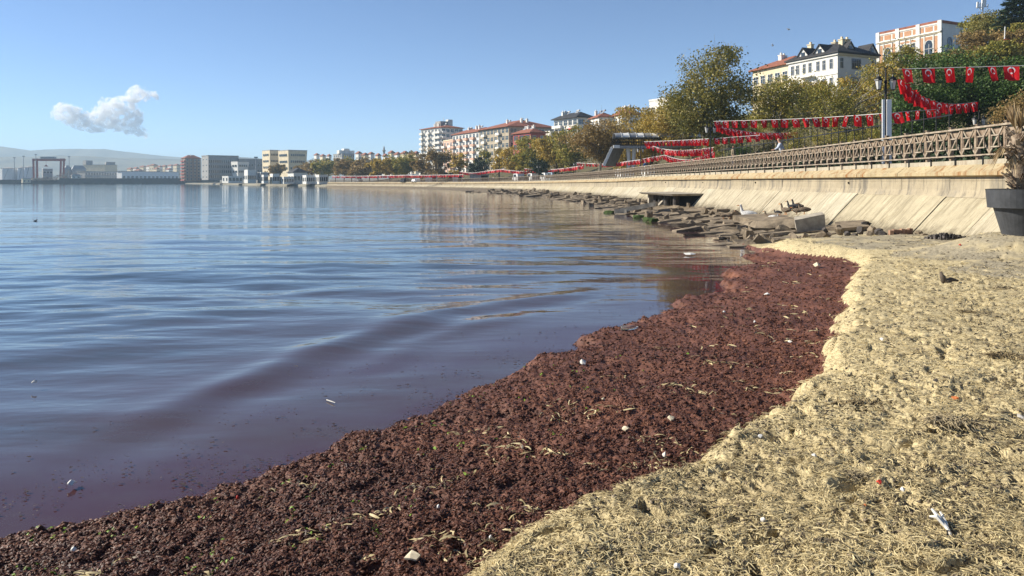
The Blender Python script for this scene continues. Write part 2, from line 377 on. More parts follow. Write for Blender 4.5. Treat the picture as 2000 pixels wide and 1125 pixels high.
strands('pale_seagrass_wisps', 3200, lambda dw, db, p: (db < -.02) & (db > -2.0) & (dw > .3) & (pn(p[:, 0] / .55, p[:, 1] / .35, 60) > .30 - .35 * np.exp(db / .35)), M_straw, .04, .13, .009, .014, 'pale wisps of dry grass scattered on the red mat beside the bank', 'seagrass', 3, grow=.12)
strands('green_algae_sprigs', 700, lambda dw, db, p: (db < -.2) & (dw > .05) & (dw < 1.7) & (pn(p[:, 0] / .25, p[:, 1] / .25, 61) > .2), M_greens, .015, .05, .012, .012, 'bright green algae sprigs dotted over the red seaweed', 'algae', 4, yr=(650, 1180), grow=.06)
M_dstr = leaf_mat('fleck_shadow_strand', [(.012, .009, .007), (.04, .03, .02), (.09, .07, .045), (.20, .155, .09)], .05)
strands('fleck_shadow_strands', 6000, lambda dw, db, p: (db > .12) & (p[:, 0] < 13.5) & (pn(p[:, 0] / .45, p[:, 1] / .40, 64) + .6 * pn(p[:, 0] / .14, p[:, 1] / .12, 65) > .38), M_dstr, .03, .09, .006, .014, 'dark seagrass strands standing in for flecks and shadows on the straw bank', 'seagrass', 9, grow=.16)  # dark strands paint flecks and shadows onto the bank for contrast
def chips(name, n, sel, m, r0, r1, label, cat, seed, yr=(470, 1560), grow=.06, flat=.6, zoff=.0):
    R = np.random.RandomState(seed)
    px = R.uniform(-350, 2450, n * 7); py = R.uniform(yr[0], yr[1], n * 7)
    p, dw, db = surf(px, py); k = np.where(sel(dw, db, p))[0][:n]; p = p[k]; n = len(k)
    sz = R.uniform(r0, r1, n) * (1 + grow * np.maximum(p[:, 1] - 4, 0))
    base = np.array([(1, 0, 0), (0, 1, 0), (-1, 0, 0), (0, -1, 0), (0, 0, 1), (0, 0, -1)], float)
    V = base[None] * (1 + .5 * R.uniform(-1, 1, (n, 6, 1))) + .25 * R.uniform(-1, 1, (n, 6, 3)); V[:, :, 2] *= flat
    a = R.uniform(0, 6.28, n); c, s_ = np.cos(a)[:, None], np.sin(a)[:, None]
    st = R.uniform(.6, 1.6, n)[:, None]
    x = V[:, :, 0] * st; y = V[:, :, 1] / st
    V = np.stack([x * c - y * s_, x * s_ + y * c, V[:, :, 2]], -1) * sz[:, None, None] + p[:, None, :]
    V[:, :, 2] += zoff + .3 * sz[:, None] * flat
    fc = np.array([(0, 1, 4), (1, 2, 4), (2, 3, 4), (3, 0, 4), (1, 0, 5), (2, 1, 5), (3, 2, 5), (0, 3, 5)])
    Fc = (np.arange(n)[:, None, None] * 6 + fc[None]).reshape(-1, 3)
    return tag(link(name, np_mesh(name, V.reshape(-1, 3), Fc, [m], False), (0, 0, 0)), label, cat, kind='stuff')
chips('red_seaweed_clumps', 52000, lambda dw, db, p: (db < .02) & (dw > -.03), M_redst, .006, .018, 'small lumps of wet red seaweed heaped on the mat', 'seaweed', 5)
M_peb = leaf_mat('beach_scraps', [(.02, .018, .015), (.07, .055, .04), (.22, .17, .11), (.45, .38, .24)], .0)
chips('beach_scraps', 17000, lambda dw, db, p: (db > .1) & (p[:, 0] < 13.5) & (pn(p[:, 0] / .6, p[:, 1] / .6, 71) > -.15), M_peb, .004, .015, 'small dark pebbles and scraps scattered over the beach', 'pebbles', 6)

# ------------------------------------------------------------------ sea
wy_px = np.concatenate([[355.75, 356.0, 356.4], np.arange(357, 420, .8), np.arange(420, 620, 1.6), np.arange(620, 1160, 2.2), np.arange(1165, 1500, 15)])
wx_px = np.concatenate([[-9000, -5000, -3000, -2000, -1400, -1000], np.arange(-700, 1560, 7.0), [1600, 1700, 1900]])
Yw = F * CH / (wy_px - HZ)
WX = (wx_px[None, :] - CX) * Yw[:, None] / F; WY = np.repeat(Yw[:, None], len(wx_px), 1)
dYr = np.abs(np.gradient(Yw))[:, None]
def wave(lx, ly, amp, seed, rot):
    c, s_ = math.cos(rot), math.sin(rot)
    u = (WX * c + WY * s_) / lx; v = (-WX * s_ + WY * c) / ly
    fade = np.clip(ly / (3.0 * dYr) - .5, 0, 1)
    n_ = pn(u, v, seed) + .3 * pn(u * 1.9, v * 2.1, seed + 1)
    return amp * n_ * fade
dwW = poly_sd(WX, WY, WLN)
off = -dwW
quiet = .22 + .78 * sstep(.6, 6.0, off)
WZ = (wave(9, 3.4, .046, 101, .10) + wave(4.0, 1.5, .044, 103, -.06)) * quiet + (wave(1.8, .70, .024, 105, .12) + wave(.9, .36, .009, 107, -.1)) * (.10 + .90 * sstep(2.0, 9, off))
def ridge(pxs, amp, wid, seed):
    pts = [tuple(G(a, b, 0))[:2] for a, b in pxs]; d = poly_sd(WX, WY, pts) + .12 * pn(WX / 1.2, WY / 1.2, seed)
    lo, hi = pts[0][0], pts[-1][0]
    env = sstep(lo, lo + 1.2, WX) * (1 - sstep(hi - 1.0, hi + .8, WX))
    return amp * env * (np.exp(-(d / wid) ** 2) - .5 * np.exp(-((d - wid * 1.7) / (wid * 1.2)) ** 2))
WZ = WZ + ridge([(120, 850), (330, 780), (600, 695), (760, 640), (870, 607), (1010, 588), (1150, 570)], .042, .40, 111)
WZ = WZ + ridge([(560, 760), (760, 690), (900, 640), (1040, 612)], .018, .3, 113)
WZ = WZ * np.clip(1.2 - Yw[:, None] / 500, 0, 1)
WZ = WZ * (1 - .7 * sstep(-.3, .3, dwW))
VW = np.stack([WX, WY, WZ], -1).reshape(-1, 3)
keepw = (cell(dwW) < 1.6) | (cell(WY) > 29)
fcw = grid_faces(*WX.shape, keepw)[:, ::-1]
mew = np_mesh('sea', VW, fcw, [], True)
at = mew.attributes.new('murk', 'FLOAT', 'POINT')
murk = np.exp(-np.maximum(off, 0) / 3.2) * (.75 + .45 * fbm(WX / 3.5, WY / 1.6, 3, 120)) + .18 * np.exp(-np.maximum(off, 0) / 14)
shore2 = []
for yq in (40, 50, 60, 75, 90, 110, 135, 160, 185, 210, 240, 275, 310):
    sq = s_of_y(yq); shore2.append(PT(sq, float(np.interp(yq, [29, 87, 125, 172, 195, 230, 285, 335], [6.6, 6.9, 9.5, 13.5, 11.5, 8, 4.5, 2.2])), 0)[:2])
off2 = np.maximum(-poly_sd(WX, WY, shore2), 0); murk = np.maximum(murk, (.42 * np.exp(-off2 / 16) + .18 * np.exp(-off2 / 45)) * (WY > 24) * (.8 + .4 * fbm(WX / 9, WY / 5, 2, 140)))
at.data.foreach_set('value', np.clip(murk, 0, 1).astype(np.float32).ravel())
m = bpy.data.materials.new('sea_water'); m.use_nodes = True; t = m.node_tree; N = t.nodes; L = t.links
b = N['Principled BSDF']; b.inputs['Roughness'].default_value = .045; b.inputs['IOR'].default_value = 1.33; b.inputs['Specular IOR Level'].default_value = .5
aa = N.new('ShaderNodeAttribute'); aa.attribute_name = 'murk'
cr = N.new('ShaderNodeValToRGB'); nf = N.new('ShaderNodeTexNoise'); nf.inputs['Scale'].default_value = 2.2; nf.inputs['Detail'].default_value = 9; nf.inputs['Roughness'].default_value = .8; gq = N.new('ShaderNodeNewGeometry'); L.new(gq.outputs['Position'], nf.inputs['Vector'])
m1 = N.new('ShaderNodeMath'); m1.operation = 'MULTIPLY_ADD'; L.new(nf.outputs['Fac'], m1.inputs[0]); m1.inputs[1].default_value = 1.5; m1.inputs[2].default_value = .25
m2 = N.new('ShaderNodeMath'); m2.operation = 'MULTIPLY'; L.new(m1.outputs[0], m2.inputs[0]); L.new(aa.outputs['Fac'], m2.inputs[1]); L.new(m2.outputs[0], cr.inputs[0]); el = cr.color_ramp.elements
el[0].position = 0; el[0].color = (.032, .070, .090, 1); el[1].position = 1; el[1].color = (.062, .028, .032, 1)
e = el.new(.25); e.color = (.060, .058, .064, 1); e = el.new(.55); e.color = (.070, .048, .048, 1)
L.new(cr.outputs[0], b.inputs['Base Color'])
geo = N.new('ShaderNodeNewGeometry')
prev = None
for sc_, st, dist, stre in ((.55, (.40, 1, 1), .06, .6), (1.6, (.40, 1, 1), .030, .9), (4.5, (.45, 1, 1), .010, .8)):
    vm = N.new('ShaderNodeVectorMath'); vm.operation = 'MULTIPLY'; vm.inputs[1].default_value = st; L.new(geo.outputs['Position'], vm.inputs[0])
    no = N.new('ShaderNodeTexNoise'); no.inputs['Scale'].default_value = sc_; no.inputs['Detail'].default_value = 2.5; L.new(vm.outputs[0], no.inputs['Vector'])
    bp = N.new('ShaderNodeBump'); bp.inputs['Distance'].default_value = dist; L.new(no.outputs['Fac'], bp.inputs['Height'])
    mr = N.new('ShaderNodeMapRange'); mr.inputs[1].default_value = .1; mr.inputs[2].default_value = .8; mr.inputs[3].default_value = stre; mr.inputs[4].default_value = stre * .12; L.new(aa.outputs['Fac'], mr.inputs[0]); L.new(mr.outputs[0], bp.inputs['Strength'])
    if prev: L.new(prev.outputs[0], bp.inputs['Normal'])
    prev = bp
L.new(prev.outputs[0], b.inputs['Normal']); MATS['sea_water'] = m
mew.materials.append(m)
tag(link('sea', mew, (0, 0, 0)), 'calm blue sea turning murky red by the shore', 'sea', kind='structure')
# floating weed scum near the edge
R = np.random.RandomState(77); n = 3600
px = R.uniform(-50, 1450, n * 4); py = R.uniform(520, 1060, n * 4); Yq = F * CH / (py - HZ); Xq = (px - CX) * Yq / F
dq = -poly_sd(Xq, Yq, WLN); cl = pn(Xq / .8, Yq / .5, 130)
k = np.where((dq > .02) & (dq < 2.6) & (R.rand(n * 4) < np.exp(-dq / .55) + .03) & (cl > -.1))[0][:n]; n = len(k)
sz = R.uniform(.004, .018, n) * (.6 + Yq[k] / 12); ang = np.sort(R.uniform(0, 6.28, (n, 5)), 1); rr = R.uniform(.4, 1, (n, 5)) * sz[:, None]
V = np.stack([Xq[k][:, None] + np.cos(ang) * rr * 1.6, Yq[k][:, None] + np.sin(ang) * rr, np.full((n, 5), .014) + R.uniform(0, .006, (n, 5))], -1).reshape(-1, 3)
tag(link('floating_weed', np_mesh('floating_weed', V, np.arange(5 * n).reshape(n, 5), [mat('floating_scrap', (.035, .022, .018), .6, .5, 6)]), (0, 0, 0)), 'dark scraps of weed floating on the murky water by the mat', 'seaweed', kind='stuff')
# ------------------------------------------------------------------ land, shelf, sea wall
def strip(name, ss, offs, zf, m, smooth=True, sea=False):
    V = []
    for s in ss:
        for o_ in offs:
            x, y, _ = PT(s, o_ if sea else -o_, 0); V.append((x, y, zf(s, o_, x, y)))
    k = len(offs); fc = []
    for i in range(len(ss) - 1):
        for j in range(k - 1): fc.append((i * k + j, i * k + j + 1, (i + 1) * k + j + 1, (i + 1) * k + j))
    fc = np.array(fc); 
    if sea: fc = fc[:, ::-1]
    return link(name, np_mesh(name, V, fc[:, ::-1] if not sea else fc[:, ::-1], [m], smooth), (0, 0, 0))
ss_all = list(np.arange(0, SMAX, 3.0)) + [SMAX]
tag(strip('promenade', ss_all, [-.10, 2, 5, 8.8], lambda s, o, x, y: PROM + pdz(s), M_pave), 'grey paved promenade along the railing', 'promenade', kind='structure')
tag(strip('promenade_kerb', ss_all, [8.8, 8.8001, 9.0, 9.001], lambda s, o, x, y: PROM + pdz(s) + (0 if o in (8.8, 9.001) else .02), M_conc, False), 'concrete kerb between promenade and road', 'kerb', kind='structure')
tag(strip('coast_road', ss_all, [9.0, 11, 13.8], lambda s, o, x, y: PROM - .11 + pdz(s), M_asph), 'asphalt coast road behind the promenade', 'road', kind='structure')
tag(strip('hillside', ss_all, [13.8, 14.2, 17, 22, 28, 36, 46, 60, 80, 120, 200, 400], lambda s, o, x, y: PROM - .1 + pdz(s) + hill(o, pw(s).y) + (.6 * float(pn(x / 6, y / 6, 5)) if o > 15 else 0), M_soil), 'overgrown hillside rising behind the coast road', 'hill', kind='structure')
# rocky shelf
WOFF = [(0, 6.6), (29, 6.6), (38.7, 6.5), (56.5, 6.6), (87, 6.9), (125, 9.5), (172, 13.5), (195, 11.5), (230, 8), (285, 4.5), (335, 2.2), (400, 2)]
def woff(s): return float(np.interp(pw(s).y, [a for a, b in WOFF], [b for a, b in WOFF]))
def shelf_z(s, t, x, y):
    w = woff(s); f_ = (t - 1.2) / max(w - 1.2, .3)
    z = .52 * (1 - f_) if f_ < 1 else -.45 * (f_ - 1)
    return z - .04 + .10 * float(pn(x / .9, y / .9, 6)) + .06 * float(pn(x / .35, y / .35, 7))
sS = [s for s in list(np.arange(s_of_y(22.5), s_of_y(70), .35)) + list(np.arange(s_of_y(70), s_of_y(180), 1.2)) + list(np.arange(s_of_y(180), SMAX, 3))]
V = []; nT = 26
for s in sS:
    w = woff(s)
    for j in range(nT):
        t_ = 1.0 + (w + 2.0 - 1.0) * j / (nT - 1); x, y, _ = PT(s, t_, 0); V.append((x, y, shelf_z(s, t_, x, y)))
i = np.arange(len(sS) - 1)[:, None] * nT + np.arange(nT - 1)[None]
fc = np.stack([i, i + nT, i + nT + 1, i + 1], -1).reshape(-1, 4)[:, ::-1]
M_shelf = mat('shelf_rubble', (.085, .065, .045), .9, .45, 2.5, .9, 14, col2=(.30, .235, .155))
tag(link('rocky_shelf', np_mesh('rocky_shelf', V, fc, [M_shelf], False), (0, 0, 0)), 'rubble covered shelf below the sea wall', 'shore', kind='structure')

def wall_mat(name, col, stain, sscale, stretch, amt, blotch=(.22, .20, .17), bamt=.5):
    m = bpy.data.materials.new(name); m.use_nodes = True; t = m.node_tree; N = t.nodes; L = t.links
    b = N['Principled BSDF']; b.inputs['Roughness'].default_value = .9; b.inputs['Specular IOR Level'].default_value = .2
    geo = N.new('ShaderNodeNewGeometry')
    def noise(sc, st, det=5, r=.65):
        vm = N.new('ShaderNodeVectorMath'); vm.operation = 'MULTIPLY'; vm.inputs[1].default_value = st; L.new(geo.outputs['Position'], vm.inputs[0])
        no = N.new('ShaderNodeTexNoise'); no.inputs['Scale'].default_value = sc; no.inputs['Detail'].default_value = det; no.inputs['Roughness'].default_value = r; L.new(vm.outputs[0], no.inputs['Vector']); return no.outputs['Fac']
    def ramp(f, a, c, hi=1.0):
        r = N.new('ShaderNodeMapRange'); r.inputs[1].default_value = a; r.inputs[2].default_value = c; r.inputs[4].default_value = hi; L.new(f, r.inputs[0]); return r.outputs[0]
    def mix(f, A, B):
        mx = N.new('ShaderNodeMix'); mx.data_type = 'RGBA'; L.new(f, mx.inputs[0])
        for k, q in ((6, A), (7, B)):
            if isinstance(q, tuple): mx.inputs[k].default_value = (*q, 1)
            else: L.new(q, mx.inputs[k])
        return mx.outputs[2]
    c = mix(ramp(noise(1.3, (1, 1, 1)), .3, .7), tuple(v * .80 for v in col), tuple(min(1, v * 1.12) for v in col))
    c = mix(ramp(noise(sscale, stretch), .50, .66, amt), c, stain)
    c = mix(ramp(noise(sscale * 3.3, stretch), .54, .66, amt * .7), c, tuple(v * .8 for v in stain))
    c = mix(ramp(noise(.8, (1, 1, 1), 8, .75), .56, .74, bamt), c, blotch)
    c = mix(ramp(noise(14, (1, 1, 1), 5, .8), .56, .68, .65), c, tuple(v * .45 for v in col))
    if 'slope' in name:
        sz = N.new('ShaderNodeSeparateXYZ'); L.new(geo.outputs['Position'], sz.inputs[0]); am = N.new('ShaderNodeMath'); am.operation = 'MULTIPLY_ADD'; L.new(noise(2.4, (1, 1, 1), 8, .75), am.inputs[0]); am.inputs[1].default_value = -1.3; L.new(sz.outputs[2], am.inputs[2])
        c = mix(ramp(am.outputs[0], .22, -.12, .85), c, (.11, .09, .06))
    L.new(c, b.inputs['Base Color'])
    bp = N.new('ShaderNodeBump'); bp.inputs['Strength'].default_value = .6; bp.inputs['Distance'].default_value = .03; L.new(noise(7, (1, 1, 1), 8, .7), bp.inputs['Height']); L.new(bp.outputs[0], b.inputs['Normal'])
    return m
MW_cop = wall_mat('wall_coping', (.43, .35, .21), (.26, .125, .045), 2.2, (1, 1, .10), 1.0, bamt=.5)
MW_curb = wall_mat('wall_curb', (.42, .38, .29), (.24, .17, .11), 5, (1, 1, .3), .6)
MW_face = wall_mat('wall_face', (.37, .315, .22), (.16, .145, .12), 1.8, (1, 1, .12), .95, bamt=.7)
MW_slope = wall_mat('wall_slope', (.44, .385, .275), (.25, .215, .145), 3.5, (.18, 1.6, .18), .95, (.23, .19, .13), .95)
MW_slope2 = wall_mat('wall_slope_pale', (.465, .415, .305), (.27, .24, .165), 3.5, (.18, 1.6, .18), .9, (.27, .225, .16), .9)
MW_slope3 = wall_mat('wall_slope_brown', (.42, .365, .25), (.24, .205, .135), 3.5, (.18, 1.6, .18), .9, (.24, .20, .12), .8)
wall = thing('sea_wall', 'long cream concrete sea wall with sloping foot and coping', 'wall', PT(0, 0, 0))
def sweep(prof, s0, s1, n):      # closed profile [(t,z)] swept along the coast
    mb = MB(); rings = []
    for k in range(n + 1):
        s = s0 + (s1 - s0) * k / n; dz = pdz(s); rings.append([PT(s, t_, z + dz) for t_, z in prof])
    q = len(prof); vs = [v for r in rings for v in r]; fs = [tuple(range(q)), tuple(range(n * q, n * q + q))[::-1]]
    for k in range(n):
        for i in range(q):
            j = (i + 1) % q; fs.append((k * q + i, (k + 1) * q + i, (k + 1) * q + j, k * q + j))
    mb.add(vs, fs); return mb
rj = random.Random(5)
s = 0.0; cuts = []
while s < SMAX - 3:
    L_ = (3.0 if s < 130 else 7.0) * rj.uniform(.9, 1.1); cuts.append((s, min(s + L_, SMAX))); s += L_
for k, (a, b_) in enumerate(cuts):
    g = rj.uniform(.008, .02); n = 2; jz = rj.uniform(-.012, .012)
    sweep([(-.14, 2.60), (-.14, 2.885 + jz), (.18, 2.885 + jz), (.18, 2.72), (.12, 2.60)], a + g, b_ - g, n).build('curb_block', MW_curb, wall)
    jt = rj.uniform(-.01, .012)
    sweep([(.121, 2.36), (.121, 2.70), (.185, 2.735), (.50 + jt, 2.50), (.50 + jt, 2.40), (.36, 2.36)], a + g * .5, b_ - g * .5, n).build('coping_slab', MW_cop, wall)
for k in range(0, len(cuts)):
    a, b_ = cuts[k]; jt = rj.uniform(-.012, .012)
    sweep([(-.12, 1.4), (-.12, 2.352), (.33 + jt, 2.352), (.33 + jt, 2.24), (.315 + jt, 2.225), (.33 + jt, 2.21), (.345, 1.95), (.40, 1.79), (.44, 1.725), (.1, 1.4)], a + .006, b_ - .006, n).build('wall_panel', MW_face, wall)
    g = .035 if k % 3 == 0 else .012; jz = rj.uniform(-.02, .02)
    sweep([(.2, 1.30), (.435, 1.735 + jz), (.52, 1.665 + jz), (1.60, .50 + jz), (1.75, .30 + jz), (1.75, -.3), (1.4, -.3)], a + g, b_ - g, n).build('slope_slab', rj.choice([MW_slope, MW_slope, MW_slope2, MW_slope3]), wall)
    if k % 4 == 1 and a < 110:
        mb = MB(); c = PT(a + 1.1, .32, 2.17); e_ = PT(a + 1.1, .385, 2.155); mb.tube([c, e_], .045, 8); mb.build('weep_pipe', M_black, wall)
sweep([(.0, 1.35), (.40, 1.70), (.47, 1.62), (1.5, .42), (1.5, -.5), (0, -.5)], 0, SMAX, 150).build('wall_core', M_dark, wall)
# ------------------------------------------------------------------ railing
rail = thing('railing', 'weathered wooden railing with crossed braces on the sea wall', 'railing', PT(0, 0, 2.88))
MOD = .71
def local_piece(kind):
    mb = MB()
    if kind == 'board':
        mb.hexa([(-.052, -.02, .17), (.052, -.02, .17), (.052, .02, .17), (-.052, .02, .17)], [(-.048, -.02, .96), (.048, -.02, .96), (.048, .02, .96), (-.048, .02, .96)])
        mb.hexa([(-.015, -.02, .09), (.015, -.02, .09), (.015, .02, .09), (-.015, .02, .09)], [(-.051, -.019, .169), (.051, -.019, .169), (.051, .019, .169), (-.051, .019, .169)])
    if kind == 'post':
        mb.box(-.055, .055, .022, .12, -.02, 1.07); mb.box(-.075, .075, .0, .14, 1.072, 1.10)
    if kind == 'brace': mb.beam((.05, -.03, .93), (MOD - .05, -.03, .20), .03, .045)
    if kind == 'counter_brace': mb.beam((.05, .012, .20), (MOD - .05, .012, .93), .03, .045)
    if kind == 'cross_bar': mb.beam((.17, -.06, .70), (MOD - .17, -.06, .70), .03, .04)
    if kind == 'lower_bar': mb.beam((.15, -.06, .36), (MOD - .15, -.06, .36), .03, .04)
    if kind == 'side_bar': mb.beam((.19, -.058, .675), (.19, -.058, .385), .028, .035)
    if kind == 'second_side_bar': mb.beam((MOD - .19, -.058, .675), (MOD - .19, -.058, .385), .028, .035)
    if kind == 'top_board': mb.hexa([(.20, .045, .70), (MOD - .20, .045, .70), (MOD - .20, .06, .70), (.20, .06, .70)], [(.07, .045, .93), (MOD - .07, .045, .93), (MOD - .07, .06, .93), (.07, .06, .93)])
    if kind == 'top_rail': mb.box(-.003, 2 * MOD - .003, -.07, .02, .965, 1.02)
    if kind == 'bottom_rail': mb.box(-.003, 2 * MOD - .003, -.06, -.022, .12, .165)
    if kind == 'iron_support': mb.box(.0, .03, -.218, -.188, -.20, .12); mb.box(.0, .03, -.187, .05, .09, .12)
    return mb
RK = {'board': M_wood, 'post': M_wood, 'brace': M_woodr, 'counter_brace': M_woodr, 'cross_bar': M_woodr, 'lower_bar': M_woodr, 'side_bar': M_wood, 'second_side_bar': M_wood, 'top_board': M_wood, 'top_rail': M_woodr, 'bottom_rail': M_woodr, 'iron_support': M_black}
RM = {k: local_piece(k).mesh(k, RK[k], (0, 0, 0)) for k in RK}
RMB = {k: local_piece(k) for k in RK}
s0 = s_of_y(13.0); nmod = int((SMAX - s0 - 2) / MOD)
far = {k: MB() for k in RK}
for i in range(nmod):
    s = s0 + i * MOD; p = pw(s); q = pw(s + MOD); u = (q - p).normalized(); ang = math.atan2(u.y, u.x); z = 2.885 + pdz(s)
    # local +y of a piece points left of travel = seaward, so flip: seaward side must be -y
    rot = Matrix.Rotation(ang, 4, 'Z') @ Matrix.Scale(-1, 4, (0, 1, 0))
    for k in RK:
        if k in ('post', 'top_rail', 'bottom_rail') and i % 2: continue
        if k == 'iron_support' and i % 2 == 0: continue
        if i < 62:
            o = bpy.data.objects.new(k, RM[k]); COL.objects.link(o); o.parent = rail
            o.location = Vector((p.x, p.y, z)) - ORG[rail.name]; o.rotation_euler = (0, 0, ang); o.scale = (1, -1, 1)
        elif i < 190 or k in ('board', 'top_rail', 'bottom_rail', 'post'):
            M4 = Matrix.Translation((p.x, p.y, z)) @ rot
            far[k].add([M4 @ Vector(v) for v in RMB[k].v], RMB[k].f)
for k in RK:
    if far[k].v:
        o = far[k].build(k, RK[k], rail); o['kind'] = 'stuff'
# ------------------------------------------------------------------ rocks and rubble on the shelf
def rock_mesh(name, seed, slab, m):
    r = np.random.RandomState(seed); bm = bmesh.new(); bmesh.ops.create_cube(bm, size=1.0)
    if slab:
        bmesh.ops.subdivide_edges(bm, edges=[e for e in bm.edges if abs(e.verts[0].co.x - e.verts[1].co.x) > .5], cuts=1)
    else: bmesh.ops.subdivide_edges(bm, edges=bm.edges[:], cuts=1)
    for v in bm.verts:
        if not slab: v.co = v.co.normalized() * .6
        v.co += Vector(r.uniform(-.10, .10, 3) * (1 if slab else 1.2))
    me = bpy.data.meshes.new(name); bm.to_mesh(me); bm.free(); me.materials.append(m); return me
M_slab = mat('broken_slab', (.15, .118, .082), .9, .35, 2.2, .9, 16, col2=(.34, .27, .185), ramp=(.3, .7))
M_rockd = mat('dark_rock', (.05, .045, .042), .8, .4, 4, .7, 20, col2=(.10, .085, .075))
SL = [rock_mesh('broken_slab', k, True, M_slab) for k in range(8)]
RD = [rock_mesh('rubble_rock', 20 + k, False, M_slab) for k in range(6)]
RDD = [rock_mesh('dark_rock', 40 + k, False, M_rockd) for k in range(4)]
rr = random.Random(9)
def put(name, me, loc, rot, sc, label, cat, group):
    o = link(name, me, loc, None, rot); o.scale = sc; return tag(o, label, cat, group)
def outlet_zone(s, t): y = pw(s).y; return 52 < y < 63.5 and t < 3.8
cnt = 0; tries = 0
def zone(y, l): return 'long broken' if l > .95 else ('broken' if l > .65 else 'short broken')
def where(y, t_, w):
    a = 'left of the ducks' if y < 44 else 'around the fallen beam' if y < 60 else 'just beyond the drain outlet' if y < 85 else 'along the middle of the sea wall' if y < 120 else 'at the far shelf end'
    return ('at the water edge ' if t_ > w * .72 else 'high against the sea wall ' if t_ < w * .42 else 'midway down the shelf ') + a
while cnt < 299 and tries < 5000:
    tries += 1
    yy = 25 + (170 - 25) * rr.random() ** 1.9; s = s_of_y(yy); w = woff(s); t_ = rr.uniform(1.9, w + .2)
    if outlet_zone(s, t_) or (47 < yy < 52.5 and 4.0 < t_ < 8.2): continue
    if yy < 31 and t_ < 3.4: continue
    x, y, _ = PT(s, t_, 0); z = shelf_z(s, t_, x, y); u = ptan(s)
    base = math.atan2(u.x, -u.y)            # seaward direction
    k = 1 + yy / 140
    if rr.random() < .72:
        ln = rr.uniform(.4, 1.3) * k; wd = rr.uniform(.18, .42) * k; th = rr.uniform(.06, .14) * k
        put('broken_slab', rr.choice(SL), (x, y, z + th * .2), (rr.uniform(-.2, .2), rr.uniform(-.02, .20), base + rr.uniform(-.45, .45)), (ln, wd, th), zone(yy, ln / k) + ' concrete slab ' + where(yy, t_, w), 'slab', 'broken slabs below the sea wall')
    else:
        q = rr.uniform(.18, .45) * k
        put('rubble_rock', rr.choice(RD), (x, y, z + q * .2), (rr.uniform(0, 6), rr.uniform(0, 6), rr.uniform(0, 6)), (q * 1.3, q, q * .5), ('large' if q / k > .31 else 'small') + ' beige rubble rock ' + where(yy, t_, w), 'rock', 'rubble rocks below the sea wall')
    cnt += 1
# big concrete block, flat slab, rocks heap at the wall's near foot
mb = MB(); c = G(1586, 452, .34)
mb.hexa([(c.x - .58, c.y - .05, .30), (c.x + .52, c.y + .0, .40), (c.x + .80, c.y + 1.0, .52), (c.x - .25, c.y + 1.0, .44)], [(c.x - .66, c.y - .02, .76), (c.x + .50, c.y + .06, .99), (c.x + .80, c.y + 1.05, 1.04), (c.x - .30, c.y + 1.0, .84)])
tag(mb.build('concrete_block', M_conc), 'large tilted grey concrete block with a shaded flat end below the wall', 'concrete block')
mb = MB(); c = G(1520, 442, .42)
mb.hexa([(c.x - .7, c.y + .7, .30), (c.x + .75, c.y - .1, .36), (c.x + 1.1, c.y + 3.0, .5), (c.x - 1.0, c.y + 2.8, .5)], [(c.x - .5, c.y + 1.1, .58), (c.x + .78, c.y + .25, .70), (c.x + 1.1, c.y + 3.0, .84), (c.x - 1.0, c.y + 2.8, .74)])
tag(mb.build('resting_slab', M_slab), 'broad rough slab where the ducks rest left of the big block', 'slab')
mb = MB(); c = G(1668, 448, .5)
mb.hexa([(c.x - .72, c.y - .3, .46), (c.x + .5, c.y - .1, .50), (c.x + .85, c.y + .9, .66), (c.x - .3, c.y + .9, .60)], [(c.x - .70, c.y - .3, .56), (c.x + .5, c.y - .1, .62), (c.x + .85, c.y + .9, .80), (c.x - .3, c.y + .9, .72)])
tag(mb.build('flat_slab', M_slab), 'pale thin concrete slab tilted right of the big block', 'slab')
for px, py, q, d_ in ((1640, 456, .22, 0), (1655, 462, .18, 1), (1690, 446, .3, 1), (1706, 440, .36, 1), (1722, 438, .34, 1), (1735, 446, .16, 1), (1702, 456, .26, 0), (1716, 459, .24, 1), (1725, 463, .2, 1), (1697, 462, .18, 0), (1745, 464, .18, 1), (1760, 466, .14, 0), (1680, 456, .22, 1), (1636, 450, .2, 0), (1670, 464, .16, 1), (1795, 462, .2, 0), (1806, 468, .22, 0), (1812, 458, .16, 1), (1785, 468, .12, 0), (1612, 454, .16, 1)):
    p = G(px, py, .52)
    put('dark_rock' if d_ else 'rubble_rock', rr.choice(RDD if d_ else RD), (p.x, p.y, .56 + q * .2), (rr.uniform(0, 6), rr.uniform(0, 6), rr.uniform(0, 6)), (q * 1.2, q, q * .9), 'dark rock in the rubble heap at the foot of the near wall' if d_ else 'pale stone in the rubble heap at the foot of the near wall', 'rock', 'dark rocks at the near wall foot' if d_ else 'pale stones at the near wall foot')
for k in range(6):
    p = G(1740 + k * 7.5, 462 - k * .6, .55); mb = MB()
    mb.obox((p.x, p.y), (.25, .97), .13, .05, .55, .74 + .02 * (k % 2)); tag(mb.build('brick', M_brickd), ['leftmost', 'second', 'third', 'fourth', 'fifth', 'rightmost'][k] + ' brown brick of the row standing at the wall foot', 'brick', 'bricks standing at the wall foot')
mb = MB(); c = G(1850, 470, .6)
for k in range(60):
    a = rr.uniform(0, 6.28); r_ = rr.random() ** .5; x = c.x + math.cos(a) * r_ * .55; y = c.y + math.sin(a) * r_ * .3; q = rr.uniform(.03, .07); z = .66 + .14 * (1 - r_)
    mb.hexa([(x - q, y - q, z - q), (x + q, y - q * .6, z - q), (x + q * .7, y + q, z - q), (x - q, y + q, z - q)], [(x - q * .5, y - q * .6, z + q * .7), (x + q * .6, y - q * .5, z + q), (x + q * .5, y + q * .5, z + q * .6), (x - q * .6, y + q * .6, z + q)])
tag(mb.build('charred_heap', M_rockd), 'low heap of black charred crumbs near the plant pot', 'heap', kind='stuff')
